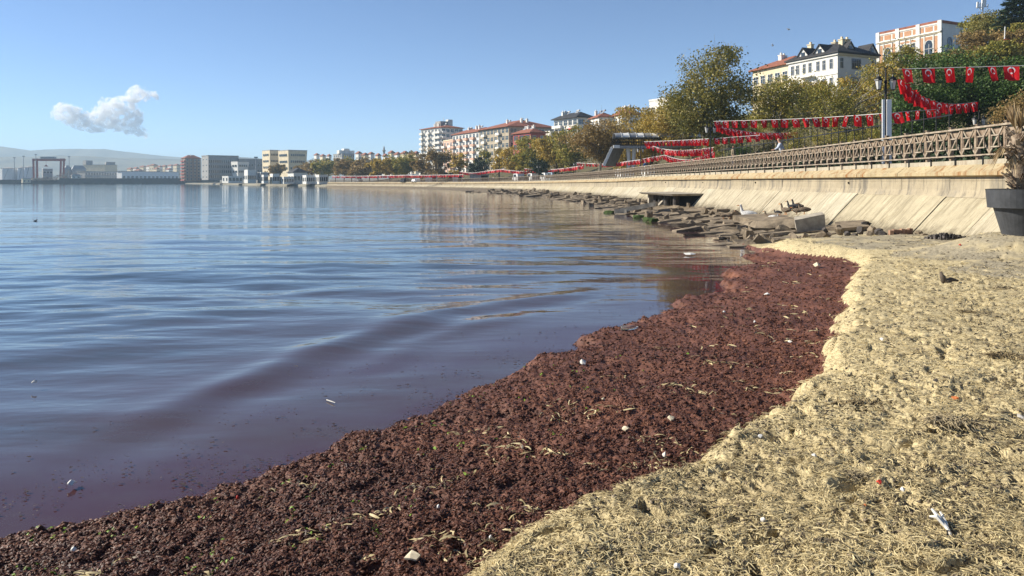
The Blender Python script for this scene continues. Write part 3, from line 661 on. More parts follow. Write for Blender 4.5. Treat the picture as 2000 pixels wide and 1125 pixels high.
# drain outlet
so_ = s_of_y(53.0); dr = thing('drain_outlet', 'concrete drain outlet with a flat roof on stubby columns in the sea wall', 'drain outlet', PT(so_ + 4, 2.8, .3))
def PO(a, t_, z): return PT(so_ + a, t_, z)
mb = MB(); mb.hexa([PO(0, .8, 1.22), PO(0, 3.0, 1.20), PO(9, 3.5, 1.20), PO(9, 1.0, 1.22)], [PO(-.15, .8, 1.38), PO(-.2, 3.15, 1.34), PO(9.3, 3.7, 1.34), PO(9.2, .8, 1.40)]); mb.build('roof_slab', M_conc, dr)
for a in (1.3, 4.4, 6.4, 8.2):
    mb = MB(); p = PO(a, 2.45, 0); mb.lathe((p[0], p[1], .1), [(.24, 0), (.24, 1.095)], 10); mb.build('column', M_rockd, dr)
mb = MB(); mb.hexa([PO(8.5, 1.0, .1), PO(8.5, 3.0, .1), PO(9, 3.0, .1), PO(9, 1.0, .1)], [PO(8.5, 1.0, 1.19), PO(8.5, 3.0, 1.19), PO(9, 3.0, 1.19), PO(9, 1.0, 1.19)]); mb.build('side_wall', M_conc, dr)
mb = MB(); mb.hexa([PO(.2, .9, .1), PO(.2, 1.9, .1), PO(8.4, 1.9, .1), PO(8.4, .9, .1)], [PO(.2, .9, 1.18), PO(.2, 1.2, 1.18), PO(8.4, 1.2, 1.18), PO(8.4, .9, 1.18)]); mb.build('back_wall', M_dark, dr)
mb = MB(); mb.hexa([PO(5.0, 1.95, .2), PO(5.0, 3.1, .2), PO(5.8, 3.1, .2), PO(5.8, 1.95, .2)], [PO(5.2, 1.95, 1.15), PO(5.2, 2.2, 1.15), PO(5.6, 2.2, 1.15), PO(5.6, 1.95, 1.15)]); mb.build('broken_prop', M_conc, dr)
mb = MB(); a = G(1203, 413, .16); b_ = G(1283, 398, .72); mb.beam(a, b_, .95, .30); mb.beam(a + Vector((0, 0, .0)), a + (b_ - a) * .3 + Vector((0, -.1, -.12)), .8, .25)
tag(mb.build('concrete_beam', M_conc), 'long fallen concrete beam slanting from the drain outlet to the water', 'concrete beam')
for px, py in ((1190, 414), (1250, 424), (1268, 428), (1276, 431)):
    p = G(px, py, .05); put('mossy_rock', rock_mesh('mossy_rock', px, False, mat('moss', (.05, .08, .02), .95, .4, 6, .6, 30)), (p.x, p.y, .03), (0, 0, px), (.8, .5, .3), 'small green mossy rock at the water line by the fallen beam', 'rock', 'mossy rocks by the fallen beam')
# ------------------------------------------------------------------ buildings
WINS = {}
def win_meshes(w, h, arch=False, bars=1, frame=M_white):
    key = (round(w, 2), round(h, 2), arch, bars, frame.name)
    if key in WINS: return WINS[key]
    fr = MB(); t = min(.09, w * .08)
    fr.box(-w / 2 - t, -w / 2, -.07, .03, 0, h); fr.box(w / 2, w / 2 + t, -.07, .03, 0, h); fr.box(-w / 2 - t, w / 2 + t, -.075, .03, -t, -.002)
    if arch:
        pts = [(w / 2 * math.cos(a), h + w / 2 * math.sin(a)) for a in np.linspace(0, math.pi, 9)]
        for (x0, z0), (x1, z1) in zip(pts[:-1], pts[1:]): fr.beam((x0, -.03, z0), (x1, -.03, z1), .1, t)
    else: fr.box(-w / 2 - t, w / 2 + t, -.072, .03, h, h + t)
    for k in range(bars): x = -w / 2 + w * (k + 1) / (bars + 1); fr.box(x - t * .3, x + t * .3, -.055, .02, .001, h)
    if bars: fr.box(-w / 2, w / 2, -.05, .02, h * .62, h * .62 + t * .6)
    pa = MB()
    if arch:
        ring = [(-w / 2, 0), (w / 2, 0)] + [(w / 2 * math.cos(a), h + w / 2 * math.sin(a)) for a in np.linspace(0, math.pi, 9)]
        pa.hexa([(x, .02, z) for x, z in ring], [(x, -.025, z) for x, z in ring])
    else: pa.box(-w / 2, w / 2, -.025, .02, .0, h)
    WINS[key] = (fr.mesh('window', frame, (0, 0, 0)), pa.mesh('pane', M_glass, (0, 0, 0)), (lambda f, p: f)(0, 0))
    return WINS[key]
WIN1 = {}
def win_single(w, h, frame):
    key = (round(w, 1), round(h, 1), frame.name)
    if key not in WIN1:
        mb = MB(); t = w * .1; mb.box(-w / 2 - t, w / 2 + t, -.10, .05, -t, h + t); mb.m = 1; mb.box(-w / 2, w / 2, -.13, .05, 0, h)
        WIN1[key] = mb.mesh('window', [frame, M_glass], (0, 0, 0))
    return WIN1[key]
def put_window(root, A, u, d, z, w, h, arch=False, bars=1, frame=M_white, sub=True):
    ang = math.atan2(u.y, u.x); p = Vector((A.x + u.x * d, A.y + u.y * d, z))
    if not sub:
        o = link('window', win_single(w, h, frame), p, root, (0, 0, ang)); return o
    f_, pm, _ = win_meshes(w, h, arch, bars, frame)
    o = link('window', f_, p, root, (0, 0, ang))
    c = bpy.data.objects.new('pane', pm); COL.objects.link(c); c.parent = o
    return o
def facade(root, A, B, z0, z1, cols, rows, w=1.2, h=1.5, balc=(), bm=M_white, frame=M_white, sub=True, m0=.6, awn=()):
    A = Vector(A[:2]); B = Vector(B[:2]); u = (B - A).normalized(); Ln = (B - A).length; n = Vector((u.y, -u.x)); sh = (z1 - z0) / rows
    for r in range(rows):
        for c in range(cols):
            d = Ln * (c + .5) / cols; z = z0 + sh * (r + .28)
            ww = min(w, Ln / cols * .72); hh = min(h, sh * .58)
            put_window(root, A, u, d, z, ww, hh, False, 1, frame, sub)
            if c in balc:
                mb = MB(); cc = A + u * d + n * .55; bw = Ln / cols * .46
                zb = z0 + sh * r + .04
                mb.obox(cc, u, bw, .55, zb, zb + .15); mb.obox(A + u * d + n * 1.05, u, bw, .05, zb + .151, zb + 1.0)
                for sgn in (-1, 1): mb.obox(A + u * (d + sgn * (bw - .05)) + n * .5, u, .05, .495, zb + .152, zb + .98)
                mb.build('balcony', bm, root)
            if (r, c) in awn:
                mb = MB(); p0 = A + u * (d - ww * .7); p1 = A + u * (d + ww * .7); q0 = p0 + n * 1.1; q1 = p1 + n * 1.1; zt = z + hh + .15
                mb.hexa([(*p0, zt - .05), (*p1, zt - .05), (*q1, zt - .6), (*q0, zt - .6)], [(*p0, zt), (*p1, zt), (*q1, zt - .55), (*q0, zt - .55)]); mb.build('awning', mat('red_awning', (.5, .03, .03), .7), root)
def hip(mb, cs, z, over, h, th=.25):
    c = sum((Vector(q) for q in cs), Vector((0, 0))) / 4
    A, B, C, D = [Vector(q) for q in cs]
    u = (B - A).normalized(); v = (D - A).normalized(); La = (B - A).length; Lb = (D - A).length
    o = [A - u * over - v * over, B + u * over - v * over, C + u * over + v * over, D - u * over + v * over]
    mb.hexa([(*q, z) for q in o], [(*q, z + th) for q in o])
    zt = z + th + .003
    if La >= Lb: r0 = A + v * Lb / 2 + u * Lb / 2 * .8; r1 = B + v * Lb / 2 - u * Lb / 2 * .8; fs = [(0, 1, 5, 4), (1, 2, 5), (2, 3, 4, 5), (3, 0, 4), (3, 2, 1, 0)]
    else: r0 = A + u * La / 2 + v * La / 2 * .8; r1 = D + u * La / 2 - v * La / 2 * .8; fs = [(0, 1, 4), (1, 2, 5, 4), (2, 3, 5), (3, 0, 4, 5), (3, 2, 1, 0)]
    mb.add([(*q, zt) for q in o] + [(*r0, zt + h), (*r1, zt + h)], fs)
def footprint(C, L, pxR=None, lenR=None):
    C = Vector(C[:2]); L = Vector(L[:2]); u = (C - L).normalized(); n = Vector((-u.y, u.x))
    if n.y < 0: n = -n
    if lenR is None:
        k = (pxR - CX) / F; den = n.x - k * n.y; lenR = (k * C.y - C.x) / den if abs(den) > 1e-6 else 10
        if lenR < 2 or lenR > 80: lenR = 10
    return [L, C, C + n * lenR, L + n * lenR]
def building(name, label, C, L, ytop, zb, wallm, sea=None, side=None, roof='hip', roofm=M_tile, roofh=2.0, over=.6, pxR=None, lenR=None, chim=0, group=None, cat='building', chm=M_white, sidem=None):
    """C=(px,Y) corner, L=(px,Y) far end of the sea-facing side"""
    Cw = P(C[0], 0, C[1]); Lw = P(L[0], 0, L[1]); zt = CH + (HZ - ytop) * C[1] / F
    fp = footprint(Cw, Lw, pxR, lenR)
    root = thing(name, label, cat, (fp[1].x, fp[1].y, zb), group)
    mb = MB(); mb.prism([tuple(q) for q in fp], zb, zt); mb.build('wall', wallm, root)
    if roof == 'hip': mb = MB(); hip(mb, fp, zt + .003, over, roofh); ro = mb.build('roof', roofm, root)
    else:
        ro = None; c = (fp[0] + fp[2]) / 2
        mb = MB(); big = [tuple(c + (q - c) * 1.025) for q in fp]; mb.prism(big, zt + .002, zt + .5); ro = mb.build('roof', roofm, root)
    r_ = random.Random(int(C[0]))
    if ytop > 200 and roof == 'hip' and C[1] < 400:
        for k in range(2):
            q = fp[0].lerp(fp[1], .3 + .4 * k) + (fp[3] - fp[0]) * .45; uu = (fp[1] - fp[0]).normalized(); zc = zt + roofh * .75; nn = Vector((uu.y, -uu.x))
            mb = MB(); mb.hexa([(*(q - uu * .9 + nn * .7), zc), (*(q + uu * .9 + nn * .7), zc), (*(q + uu * .9 - nn * .5), zc + 1.1), (*(q - uu * .9 - nn * .5), zc + 1.1)], [(*(q - uu * .9 + nn * .7), zc + .12), (*(q + uu * .9 + nn * .7), zc + .12), (*(q + uu * .9 - nn * .5), zc + 1.22), (*(q - uu * .9 - nn * .5), zc + 1.22)])
            mb.tube([(*(q - uu * .9 - nn * .6), zc + 1.35), (*(q + uu * .9 - nn * .6), zc + 1.35)], .28, 8); mb.build('solar_heater', M_steel, ro)
    for k in range(chim):
        a, b_ = r_.uniform(.15, .85), r_.uniform(.25, .6); q = fp[0] + (fp[1] - fp[0]) * a + (fp[3] - fp[0]) * b_
        mb = MB(); uu = (fp[1] - fp[0]).normalized(); zc = zt + (roofh * .5 if roof == 'hip' else .5); mb.obox(q, uu, .45, .35, zc - .6, zc + 1.7); mb.obox(q, uu, .55, .45, zc + 1.701, zc + 1.85); mb.obox(q, uu, .16, .16, zc + 1.851, zc + 2.3); mb.build('chimney', chm, ro)
    if sea: facade(root, fp[0], fp[1], sea.pop('z0', zb + .4), zt - sea.pop('gap', .25), **sea)
    if side: facade(root, fp[1], fp[2], side.pop('z0', zb + .4), zt - side.pop('gap', .25), **side)
    return root, fp, zt
# classical brick and white building on the hill (far right)
C = (1836, 140); L = (1715, 152)
root, fp, zt = building('classical_building', 'ornate white and orange brick hilltop building with arched windows', C, L, 44, 19, M_white, roof='none', roofm=M_tile, pxR=1884, chim=0)
A = fp[0]; B = fp[1]; u = (B - A).normalized(); n = Vector((u.y, -u.x)); Ln = (B - A).length
def strip_on(root, A, u, n, d0, d1, z0, z1, proud, m, name):
    mb = MB(); c = A + u * (d0 + d1) / 2 + n * (proud / 2 - .02); mb.obox(c, u, (d1 - d0) / 2, proud / 2 + .02, z0, z1); return mb.build(name, m, root)
strip_on(root, A, u, n, -.3, Ln + .3, zt - 1.75, zt - 1.55, .35, M_white, 'cornice'); strip_on(root, A, u, n, -.2, Ln + .2, zt - 1.95, zt - 1.76, .2, M_cream, 'cornice')
strip_on(root, A, u, n, -.15, Ln + .15, zt - .22, zt + .05, .12, M_white, 'parapet_rail')
for k in range(4):
    d = Ln * k / 3; strip_on(root, A, u, n, d - .4, d + .4, zt - 1.54, zt + .45, .2, M_white, 'parapet_pier')
    strip_on(root, A, u, n, d - .38, d + .38, zt - 9, zt - 1.96, .16, M_white, 'pilaster')
for k in range(3):
    d0 = Ln * k / 3 + .5; w3 = Ln / 3 - 1.0
    for a, b_ in ((0, .2), (.27, .73), (.8, 1)): strip_on(root, A, u, n, d0 + w3 * a + .05, d0 + w3 * b_ - .05, zt - 1.35, zt - .4, .05, M_brick, 'brick_panel')
    if k != 1:
        for a, b_ in ((.0, .16), (.84, 1.0)): strip_on(root, A, u, n, d0 + w3 * a, d0 + w3 * b_, zt - 7.5, zt - 2.35, .06, M_brick, 'brick_panel')
        for a in (.2, .74): strip_on(root, A, u, n, d0 + w3 * a, d0 + w3 * (a + .06), zt - 7.5, zt - 2.1, .14, M_white, 'column')
        strip_on(root, A, u, n, d0 + w3 * .28, d0 + w3 * .72, zt - 3.0, zt - 2.3, .05, M_brick, 'brick_panel')
        put_window(root, A, u, d0 + w3 * .5, zt - 6.1, 1.55, 2.4, True, 1)
        strip_on(root, A, u, n, d0 + w3 * .25, d0 + w3 * .75, zt - 6.6, zt - 6.3, .2, M_white, 'sill')
    else:
        for a in (.17, .5, .83): put_window(root, A, u, d0 + w3 * a, zt - 6.1, .95, 3.1, False, 1)
        for a in (.30, .64): strip_on(root, A, u, n, d0 + w3 * a, d0 + w3 * (a + .05), zt - 7.5, zt - 2.1, .14, M_white, 'column')
        strip_on(root, A, u, n, d0 + .1, d0 + w3 - .1, zt - 2.75, zt - 2.4, .05, M_brick, 'brick_panel')
u2 = (fp[2] - fp[1]).normalized(); put_window(root, fp[1], u2, (fp[2] - fp[1]).length * .38, zt - 6.2, 1.3, 3.0, True, 1, M_grey)
mb = MB(); p = fp[1] + u2 * .5 + Vector((u2.y, -u2.x)) * .08; mb.tube([(p.x, p.y, zt - 1), (p.x, p.y, zt - 10)], .07, 6); mb.build('downpipe', M_black, root)
# white timber house with dark roof and dormers
C = (1636, 130); L = (1540, 140.6)
root, fp, zt = building('white_house', 'white clad hillside house with dark hipped roof and gabled dormers', C, L, 103, 12, M_white, roof='hip', roofm=M_droof, roofh=2.6, over=.55, pxR=1712, chim=4, chm=M_cream)
A = fp[0]; B = fp[1]; u = (B - A).normalized(); n = Vector((u.y, -u.x)); Ln = (B - A).length
for r in range(2):
    z = zt - 2.6 - r * 3.3
    for d in (.09, .2, .34, .46, .62, .74, .88): put_window(root, A, u, Ln * d, z, .7, 1.7, False, 1)
    strip_on(root, A, u, n, Ln * .28, Ln * .55, z - .9, z - .75, 1.0, M_white, 'balcony_slab'); strip_on(root, A, u, n, -.1, Ln + .1, z - 1.05, z - .91, .12, M_white, 'string_course')
    u2 = (fp[2] - fp[1]).normalized(); L2 = (fp[2] - fp[1]).length
    for d, w in ((.1, .75), (.47, 2.1), (.9, .75)): put_window(root, fp[1], u2, L2 * d, z, w, 1.75, False, 3 if w > 1 else 1, M_steel if w > 1 else M_white)
strip_on(root, A, u, n, -.3, Ln + .3, zt - .35, zt - .05, .3, M_white, 'cornice'); n2 = Vector((u2.y, -u2.x)); strip_on(root, fp[1], u2, n2, -.2, L2 + .3, zt - .35, zt - .05, .3, M_cream, 'cornice')
for k in range(8): strip_on(root, fp[1], u2, n2, .05, L2 - .05, zt - 3.1 - k * .22, zt - 3.0 - k * .22, .03, M_white, 'cladding_board')
def dormer(root, base, u, n, w, z, h, dep):
    mb = MB(); a = base - u * w / 2; b_ = base + u * w / 2; t_ = base
    f0 = [(*a, z), (*b_, z), (*t_, z + h)]; bk = [(*(q - n * dep), zz) for q, zz in ((a, z), (b_, z), (t_, z + h))]
    mb.hexa(f0, bk); d = mb.build('dormer', M_white, root)
    mb = MB()
    for q in (a, b_):
        e = q + (q - t_) * .18; f1 = n * .25
        p0 = Vector((*(e + f1), z - h * .18)); p1 = Vector((*(t_ + f1), z + h + .02)); p2 = Vector((*(t_ - n * dep), z + h + .02)); p3 = Vector((*(e - n * dep), z - h * .18)); up = Vector((0, 0, .18))
        mb.hexa([p0, p1, p2, p3], [p0 + up, p1 + up, p2 + up, p3 + up])
    mb.build('dormer_roof', M_droof, d)
    if w > 1.5:
        mb = MB(); c = base + n * .03; mb.obox(c, u, w * .14, .05, z + .12, z + h * .55); mb.build('dormer_pane', M_glass, d)
for d in (.28, .62): dormer(root, A + u * Ln * d + n * -.4, u, n, 3.0, zt + .45, 1.7, 3)
for d in (.45, 1.02): dormer(root, fp[1] + u2 * L2 * d - n2 * 1.1, u2, n2, 2.5, zt + .75, 1.6, 3)
building('cream_house', 'cream hillside house with red roof left of the white house', (1541, 142), (1470, 152), 125, 9, M_cream, sea=dict(cols=5, rows=4, w=1.3, h=1.7, balc=(1, 3), bm=M_cream), roof='hip', roofm=M_tile, roofh=2.3, lenR=10, chim=3, chm=M_white)
building('pale_block', 'small white flat roofed block peeking out left of the big plane tree', (1306, 205), (1268, 212), 193, 11, M_white, sea=dict(cols=3, rows=3, w=1.4), roof='flat', roofm=M_white, lenR=9)
building('gabled_house', 'red roofed house with grey gable side among the trees', (1214, 235), (1194, 243), 224, 14, M_white, sea=dict(cols=3, rows=3, w=1.2), side=dict(cols=2, rows=2, w=1.0), roof='hip', roofm=M_tile, roofh=2.4, pxR=1254, chim=4)
building('corner_house', 'small white house with red hipped roof right of the modern villa', (1170, 240), (1153, 248), 229, 13, M_white, sea=dict(cols=2, rows=3, w=1.3, balc=(0,)), side=dict(cols=2, rows=3), roof='hip', roofm=M_tile, roofh=1.5, pxR=1198, chim=1)
building('modern_villa', 'white villa with dark roof, wide balconies and a red awning', (1128, 255), (1082, 268), 229, 12, M_white, sea=dict(cols=5, rows=4, w=2.2, h=1.7, balc=(0, 1), awn=((2, 3),)), side=dict(cols=2, rows=4, w=2.6, h=2), roof='hip', roofm=M_droof, roofh=2.0, over=.9, pxR=1157, chim=3)
building('round_villa', 'small white flat villa with dark window band among trees', (1075, 262), (1046, 270), 258, 8, M_white, sea=dict(cols=3, rows=2, w=1.6), side=dict(cols=1, rows=2, w=2), roof='flat', roofm=M_white, pxR=1090)
building('red_house', 'dusky red house with stepped bays under a red roof', (1036, 258), (1002, 268), 259, 6, M_redr, sea=dict(cols=3, rows=4, w=2.6, h=2.5, frame=mat('red_frame', (.30, .05, .10), .7)), side=dict(cols=2, rows=4), roof='hip', roofm=M_tile, roofh=1.6, pxR=1066, chim=2)
building('brown_apartment_block', 'long brown apartment block with gridded windows and red tiled roof', (994, 275), (937, 297), 247, 6, M_brownr, sea=dict(cols=8, rows=6, w=2.2, h=2.3, balc=(1, 5), frame=M_cream), side=dict(cols=5, rows=6, w=2.4, h=2.2, balc=(1, 3)), roof='hip', roofm=M_tile, roofh=3.2, over=.9, pxR=1084, chim=5)
building('pink_apartment_block', 'pink and cream apartment block left of the brown block', (936, 298), (884, 322), 257, 5, M_white, sea=dict(cols=8, rows=6, w=2.0, h=2.2, balc=(0, 2, 4, 6), bm=M_pinkr), roof='hip', roofm=M_tile, roofh=2.0, lenR=10, chim=4)
building('low_pink_block', 'low pink block between round tower and pink apartments', (884, 322), (866, 332), 274, 5, M_pinkr, sea=dict(cols=3, rows=5, w=1.3, balc=(0, 2)), roof='flat', roofm=M_cream, lenR=10)
root, fp, zt = building('round_apartment_tower', 'tall grey white apartment tower with stacked balconies', (862, 340), (822, 356), 249, 5, M_white, sea=dict(cols=6, rows=9, w=2.0, h=2.0, balc=(0, 2, 4, 5)), side=dict(cols=5, rows=9, w=1.8, h=1.9, balc=(0, 3)), roof='hip', roofm=M_tile, roofh=1.4, pxR=904, chim=4)
c = (fp[0] + fp[2]) / 2; mb = MB(); mb.obox(c, (fp[1] - fp[0]).normalized(), 2.4, 2.0, zt + .5, zt + 3.6); mb.build('lift_house', M_grey, root); mb = MB(); mb.obox(c + Vector((3.5, 1)), (fp[1] - fp[0]).normalized(), 1.2, 1.2, zt + .5, zt + 4.6); mb.tube([(c.x + 1, c.y, zt + 3.6), (c.x + 1, c.y, zt + 5.4)], .12, 5); mb.build('stair_head', M_white, root)
# distant blocks
def far_block(name, label, C, L, ytop, zb, m, sea=None, side=None, **k):
    for q in (sea, side):
        if q: q.setdefault('sub', False)
    return building(name, label, C, L, ytop, zb, m, sea, side, **k)
root, fp, zt = far_block('hill_apartments', 'distant grey white apartment building with three roof towers', (668, 640), (651, 655), 301, 10, M_grey, dict(cols=4, rows=5, w=2, h=2), dict(cols=6, rows=5, w=2, h=2), roof='flat', roofm=M_grey, pxR=692)
for a in (.12, .5, .9):
    c = fp[1] + (fp[2] - fp[1]) * a + (fp[0] - fp[1]) * .3; mb = MB(); mb.obox(c, (fp[2] - fp[1]).normalized(), 2.6, 2.6, zt + .51, zt + (5 if a == .5 else 3.4)); mb.build('roof_tower', M_white, root)
def slanted(name, label, C, L, ytop, zb, pxR, m, nf, inset=.12):
    Cw = P(C[0], 0, C[1]); Lw = P(L[0], 0, L[1]); zt = CH + (HZ - ytop) * C[1] / F; fp = footprint(Cw, Lw, pxR); c = sum(fp, Vector((0, 0))) / 4
    root = thing(name, label, 'building', (fp[1].x, fp[1].y, zb)); mb = MB(); lo = [c + (q - c) * (1 - inset) for q in fp]
    mb.hexa([(*q, zb) for q in lo], [(*q, zt) for q in fp]); mb.build('wall', m, root)
    for A, B, nn in ((fp[0], fp[1], nf), (fp[1], fp[2], nf + 2)):
        u = (B - A).normalized(); n = Vector((u.y, -u.x)); Ln = (B - A).length
        for r in range(3):
            zz = zt - 2.5 - r * 5.0; ins = (zt - zz) / (zt - zb) * inset * Ln * .5
            for k in range(nn):
                mb = MB(); d = Ln * (.12 + .76 * (k + .5) / nn); mb.obox(A + u * d - n * (ins - .1), u, Ln / nn * .22, .35, zz - 1.6, zz); mb.build('window', M_glass, root)
    mb = MB(); mb.prism([tuple(c + (q - c) * 1.01) for q in fp], zt + .002, zt + .6); mb.build('roof', M_grey, root)
    return root
slanted('flared_hall', 'beige public building flaring outwards towards its top', (563, 560), (543, 574), 294, 4, 600, M_cream, 5)
slanted('flared_annex', 'smaller flared beige block left of the flared hall', (527, 590), (512, 604), 294, 4, 546, M_cream, 3, .06)
far_block('long_office', 'long grey office building with rows of narrow windows', (407, 640), (394, 655), 304, 4, M_grey, dict(cols=2, rows=4, w=2), dict(cols=16, rows=4, w=1.0, h=2.6, gap=3), roof='flat', roofm=M_grey, pxR=466)
far_block('low_office', 'lower grey office wing right of the long office', (467, 652), (460, 662), 311, 4, M_grey, None, dict(cols=14, rows=3, w=1.2, h=2.2, gap=2.5), roof='flat', roofm=M_grey, pxR=546)
slanted('flared_turret', 'small pale flared turret in front of the grey offices', (464, 630), (451, 640), 316, 4, 467, M_white, 2, .25)
far_block('brown_tower_block', 'brown brick residential block with red balconies on its side', (362, 700), (354, 708), 309, 3, M_brickd, dict(cols=2, rows=7, w=1.6, balc=(0, 1), bm=M_redr), dict(cols=4, rows=7, w=1.5, h=1.6), roof='hip', roofm=M_tile, roofh=3, pxR=392, chim=1)
# white beach houses on the point
for i, (nm, lab, a, b_, Y, yt, zb, m, rf) in enumerate((
    ('white_pavilion', 'low white pavilion with glass front at the head of the far bay', 434, 474, 520, 345, 1.5, M_white, 'flat'),
    ('white_hall', 'white blocky hall with a step behind the point', 477, 500, 440, 333, 1.5, M_white, 'flat'),
    ('steel_shed', 'grey shed beside the white hall on the point', 503, 524, 440, 338, 1.5, M_grey, 'flat'),
    ('cube_kiosk', 'tiny white cube kiosk on the point', 511, 524, 395, 343, 1.5, M_white, 'flat'),
    ('beach_cabin', 'white two step cabin on the point at the water', 527, 546, 395, 341, 1.2, M_white, 'flat'),
    ('glass_terrace', 'low glazed terrace right of the white cabin', 546, 574, 392, 347, 1.2, M_white, 'flat'),
    ('gabled_cafe', 'white cafe with dark gabled roof on the point', 562, 600, 402, 337, 1.2, M_white, 'hip'),
    ('boat_club', 'white boat club with ribbon windows at the water', 591, 615, 372, 344, 1.2, M_white, 'flat'),
    ('club_annex', 'white annex with ribbon windows beside the sea wall end', 616, 640, 366, 343, 1.2, M_white, 'flat'))):
    far_block(nm, lab, (a + (b_ - a) * .3, Y), (a, Y + 8), yt, zb, m, dict(cols=2, rows=1, w=2.2, h=2.2), dict(cols=4, rows=1, w=2.0, h=2.2), roof=rf, roofm=M_droof if rf == 'hip' else M_white, roofh=2.4, pxR=b_)
# port
far_block('long_shed', 'long white port shed with dark eaves band', (238, 900), (228, 906), 335, 3, M_wsteel, None, dict(cols=14, rows=1, w=3, h=3), roof='flat', roofm=M_droof, pxR=349)
far_block('colonnade_shed', 'grey port shed with a row of columns left of the long shed', (166, 905), (150, 912), 335, 3, M_grey, None, dict(cols=12, rows=2, w=2.4, h=3), roof='flat', roofm=M_grey, pxR=228)
far_block('silo_building', 'pale concrete silo building with blank ribbed walls', (204, 990), (163, 1000), 322, 3, M_cream, dict(cols=10, rows=1, w=1, h=6), None, roof='flat', roofm=M_grey, pxR=229)
far_block('silo_tower', 'square concrete head tower on top of the silo building', (168, 1004), (162, 1008), 314, 3, M_grey, roof='flat', roofm=M_grey, pxR=181)
far_block('silo_cube', 'grey cube standing over the right end of the silos', (207, 1004), (205, 1008), 317, 3, M_grey, roof='flat', roofm=M_grey, pxR=225)
for i, (a, b_, lab) in enumerate(((124, 140, 'grey pitched shed beside the crane leg'), (139, 168, 'wide grey pitched shed left of the silos'))):
    far_block('pitched_shed', lab, (a + 2, 930), (a, 935), 331, 3, M_steel, roof='hip', roofm=M_steel, roofh=5, pxR=b_)
far_block('quay_office', 'pale grey cubic quay office under the gantry crane', (84, 880), (82, 884), 330, 3, M_grey, None, dict(cols=3, rows=2, w=2.5, h=2.5), roof='flat', roofm=M_white, pxR=103)
far_block('quay_hut', 'tiny pale hut on the dark pier', (140, 850), (139, 853), 344, 6, M_white, None, dict(cols=2, rows=1, w=2, h=2), roof='hip', roofm=M_grey, roofh=2, pxR=158)
far_block('beige_hut', 'tiny beige hut at the left end of the pier', (44, 840), (42, 842), 349, 1, M_cream, None, dict(cols=2, rows=1), roof='flat', roofm=M_grey, pxR=60)
for px0, px1, yt, lab in ((4, 32, 328, 'white storage tank at the left edge of the port'), (35, 50, 327, 'narrow white storage tank between the two others'), (48, 66, 326, 'white storage tank beside the red crane')):
    a = P(px0, yt, 920); b_ = P(px1, yt, 920); c = ((a.x + b_.x) / 2, 920); r_ = (b_.x - a.x) / 2; tk = thing('storage_tank', lab, 'tank', (*c, 2)); mb = MB(); mb.lathe((*c, 2), [(r_, 0), (r_, a.z - 3)], 20); mb.build('tank_body', M_wsteel, tk)
    mb = MB(); mb.lathe((*c, a.z - .999), [(r_ * 1.02, 0), (r_ * 1.02, .4), (.3, 2.2)], 20); mb.build('tank_roof', M_grey, tk); mb = MB(); mb.beam((c[0] - r_ * .2, c[1] - r_ - .3, 2), (c[0] + r_ * .5, c[1] - r_ * .92, a.z - 1), .5, .3); mb.build('stairway', M_steel, tk)
cr_ = thing('gantry_crane', 'dark red gantry crane straddling the quay', 'crane', P(96, 350, 880))
for px in (65, 72, 119, 125):
    mb = MB(); a = P(px + (1 if px < 90 else -1), 348, 880); b_ = P(px, 310, 880); mb.beam(a, b_, 1.6, 1.6); mb.build('crane_leg', M_crane, cr_)
mb = MB(); mb.beam(P(64, 312.5, 880), P(127, 312.5, 880), 2.2, 2.4); mb.build('crane_girder', M_crane, cr_)
mb = MB(); mb.beam(P(64, 309.8, 876), P(127, 309.8, 876), .3, .3); mb.build('girder_rail', M_crane, cr_)
mb = MB()
for px in (84, 92, 99, 105): a = P(px, 308.5, 880); mb.box(a.x - 2, a.x + 2, 878, 882, a.z - 1, a.z + 1.4)
mb.build('trolley', M_steel, cr_)
mb = MB(); a = P(90, 322, 880); mb.hexa([(a.x - 2, 879, a.z - 2), (a.x + 2, 879, a.z - 2), (a.x + 2, 881, a.z - 2), (a.x - 2, 881, a.z - 2)], [(a.x - .4, 879.5, a.z), (a.x + .4, 879.5, a.z), (a.x + .4, 880.5, a.z), (a.x - .4, 880.5, a.z)]); mb.tube([a, P(90, 312, 880)], .12, 4); mb.build('grab_bucket', M_crane, cr_)
for px, yt, lab in ((28, 309, 'thin grey floodlight mast near the left tank'), (46, 306, 'thin grey floodlight mast between the tanks'), (70, 303, 'grey mast rising over the crane leg'), (135, 307, 'thin mast behind the right crane leg'), (500, 309, 'thin pole in front of the low office')):
    Yq = 860 if px < 400 else 500; ms = thing('light_mast', lab, 'mast', P(px, 350, Yq)); mb = MB(); mb.tube([P(px, 350, Yq), P(px, yt, Yq)], [.45, .25], 6); mb.build('pole', M_steel, ms); mb = MB(); a = P(px, yt, Yq); mb.box(a.x - 1.1, a.x + 1.1, Yq - .5, Yq + .5, a.z, a.z + 1.0); mb.build('lamp_head', M_steel, ms)
mb = MB(); rq = random.Random(4)
for k in range(420):
    t_ = rq.random(); px = 62 + 98 * t_; top = 350 - 16 * max(0, 1 - abs(px - 138) / 40) ** .9 - 3 * max(0, 1 - abs(px - 90) / 30); a = P(px, rq.uniform(top, 352), 862 + rq.uniform(-6, 6)); q = rq.uniform(.5, 1.3)
    mb.beam(a, a + Vector((rq.uniform(-1, 1), rq.uniform(-.6, .6), rq.uniform(-.6, .8))) * q * 2, q * .7, q * .5)
tag(mb.build('scrap_heap', mat('scrap', (.34, .26, .19), .9, .5, .8)), 'brownish scrap metal heap piled on the quay', 'heap', kind='stuff')
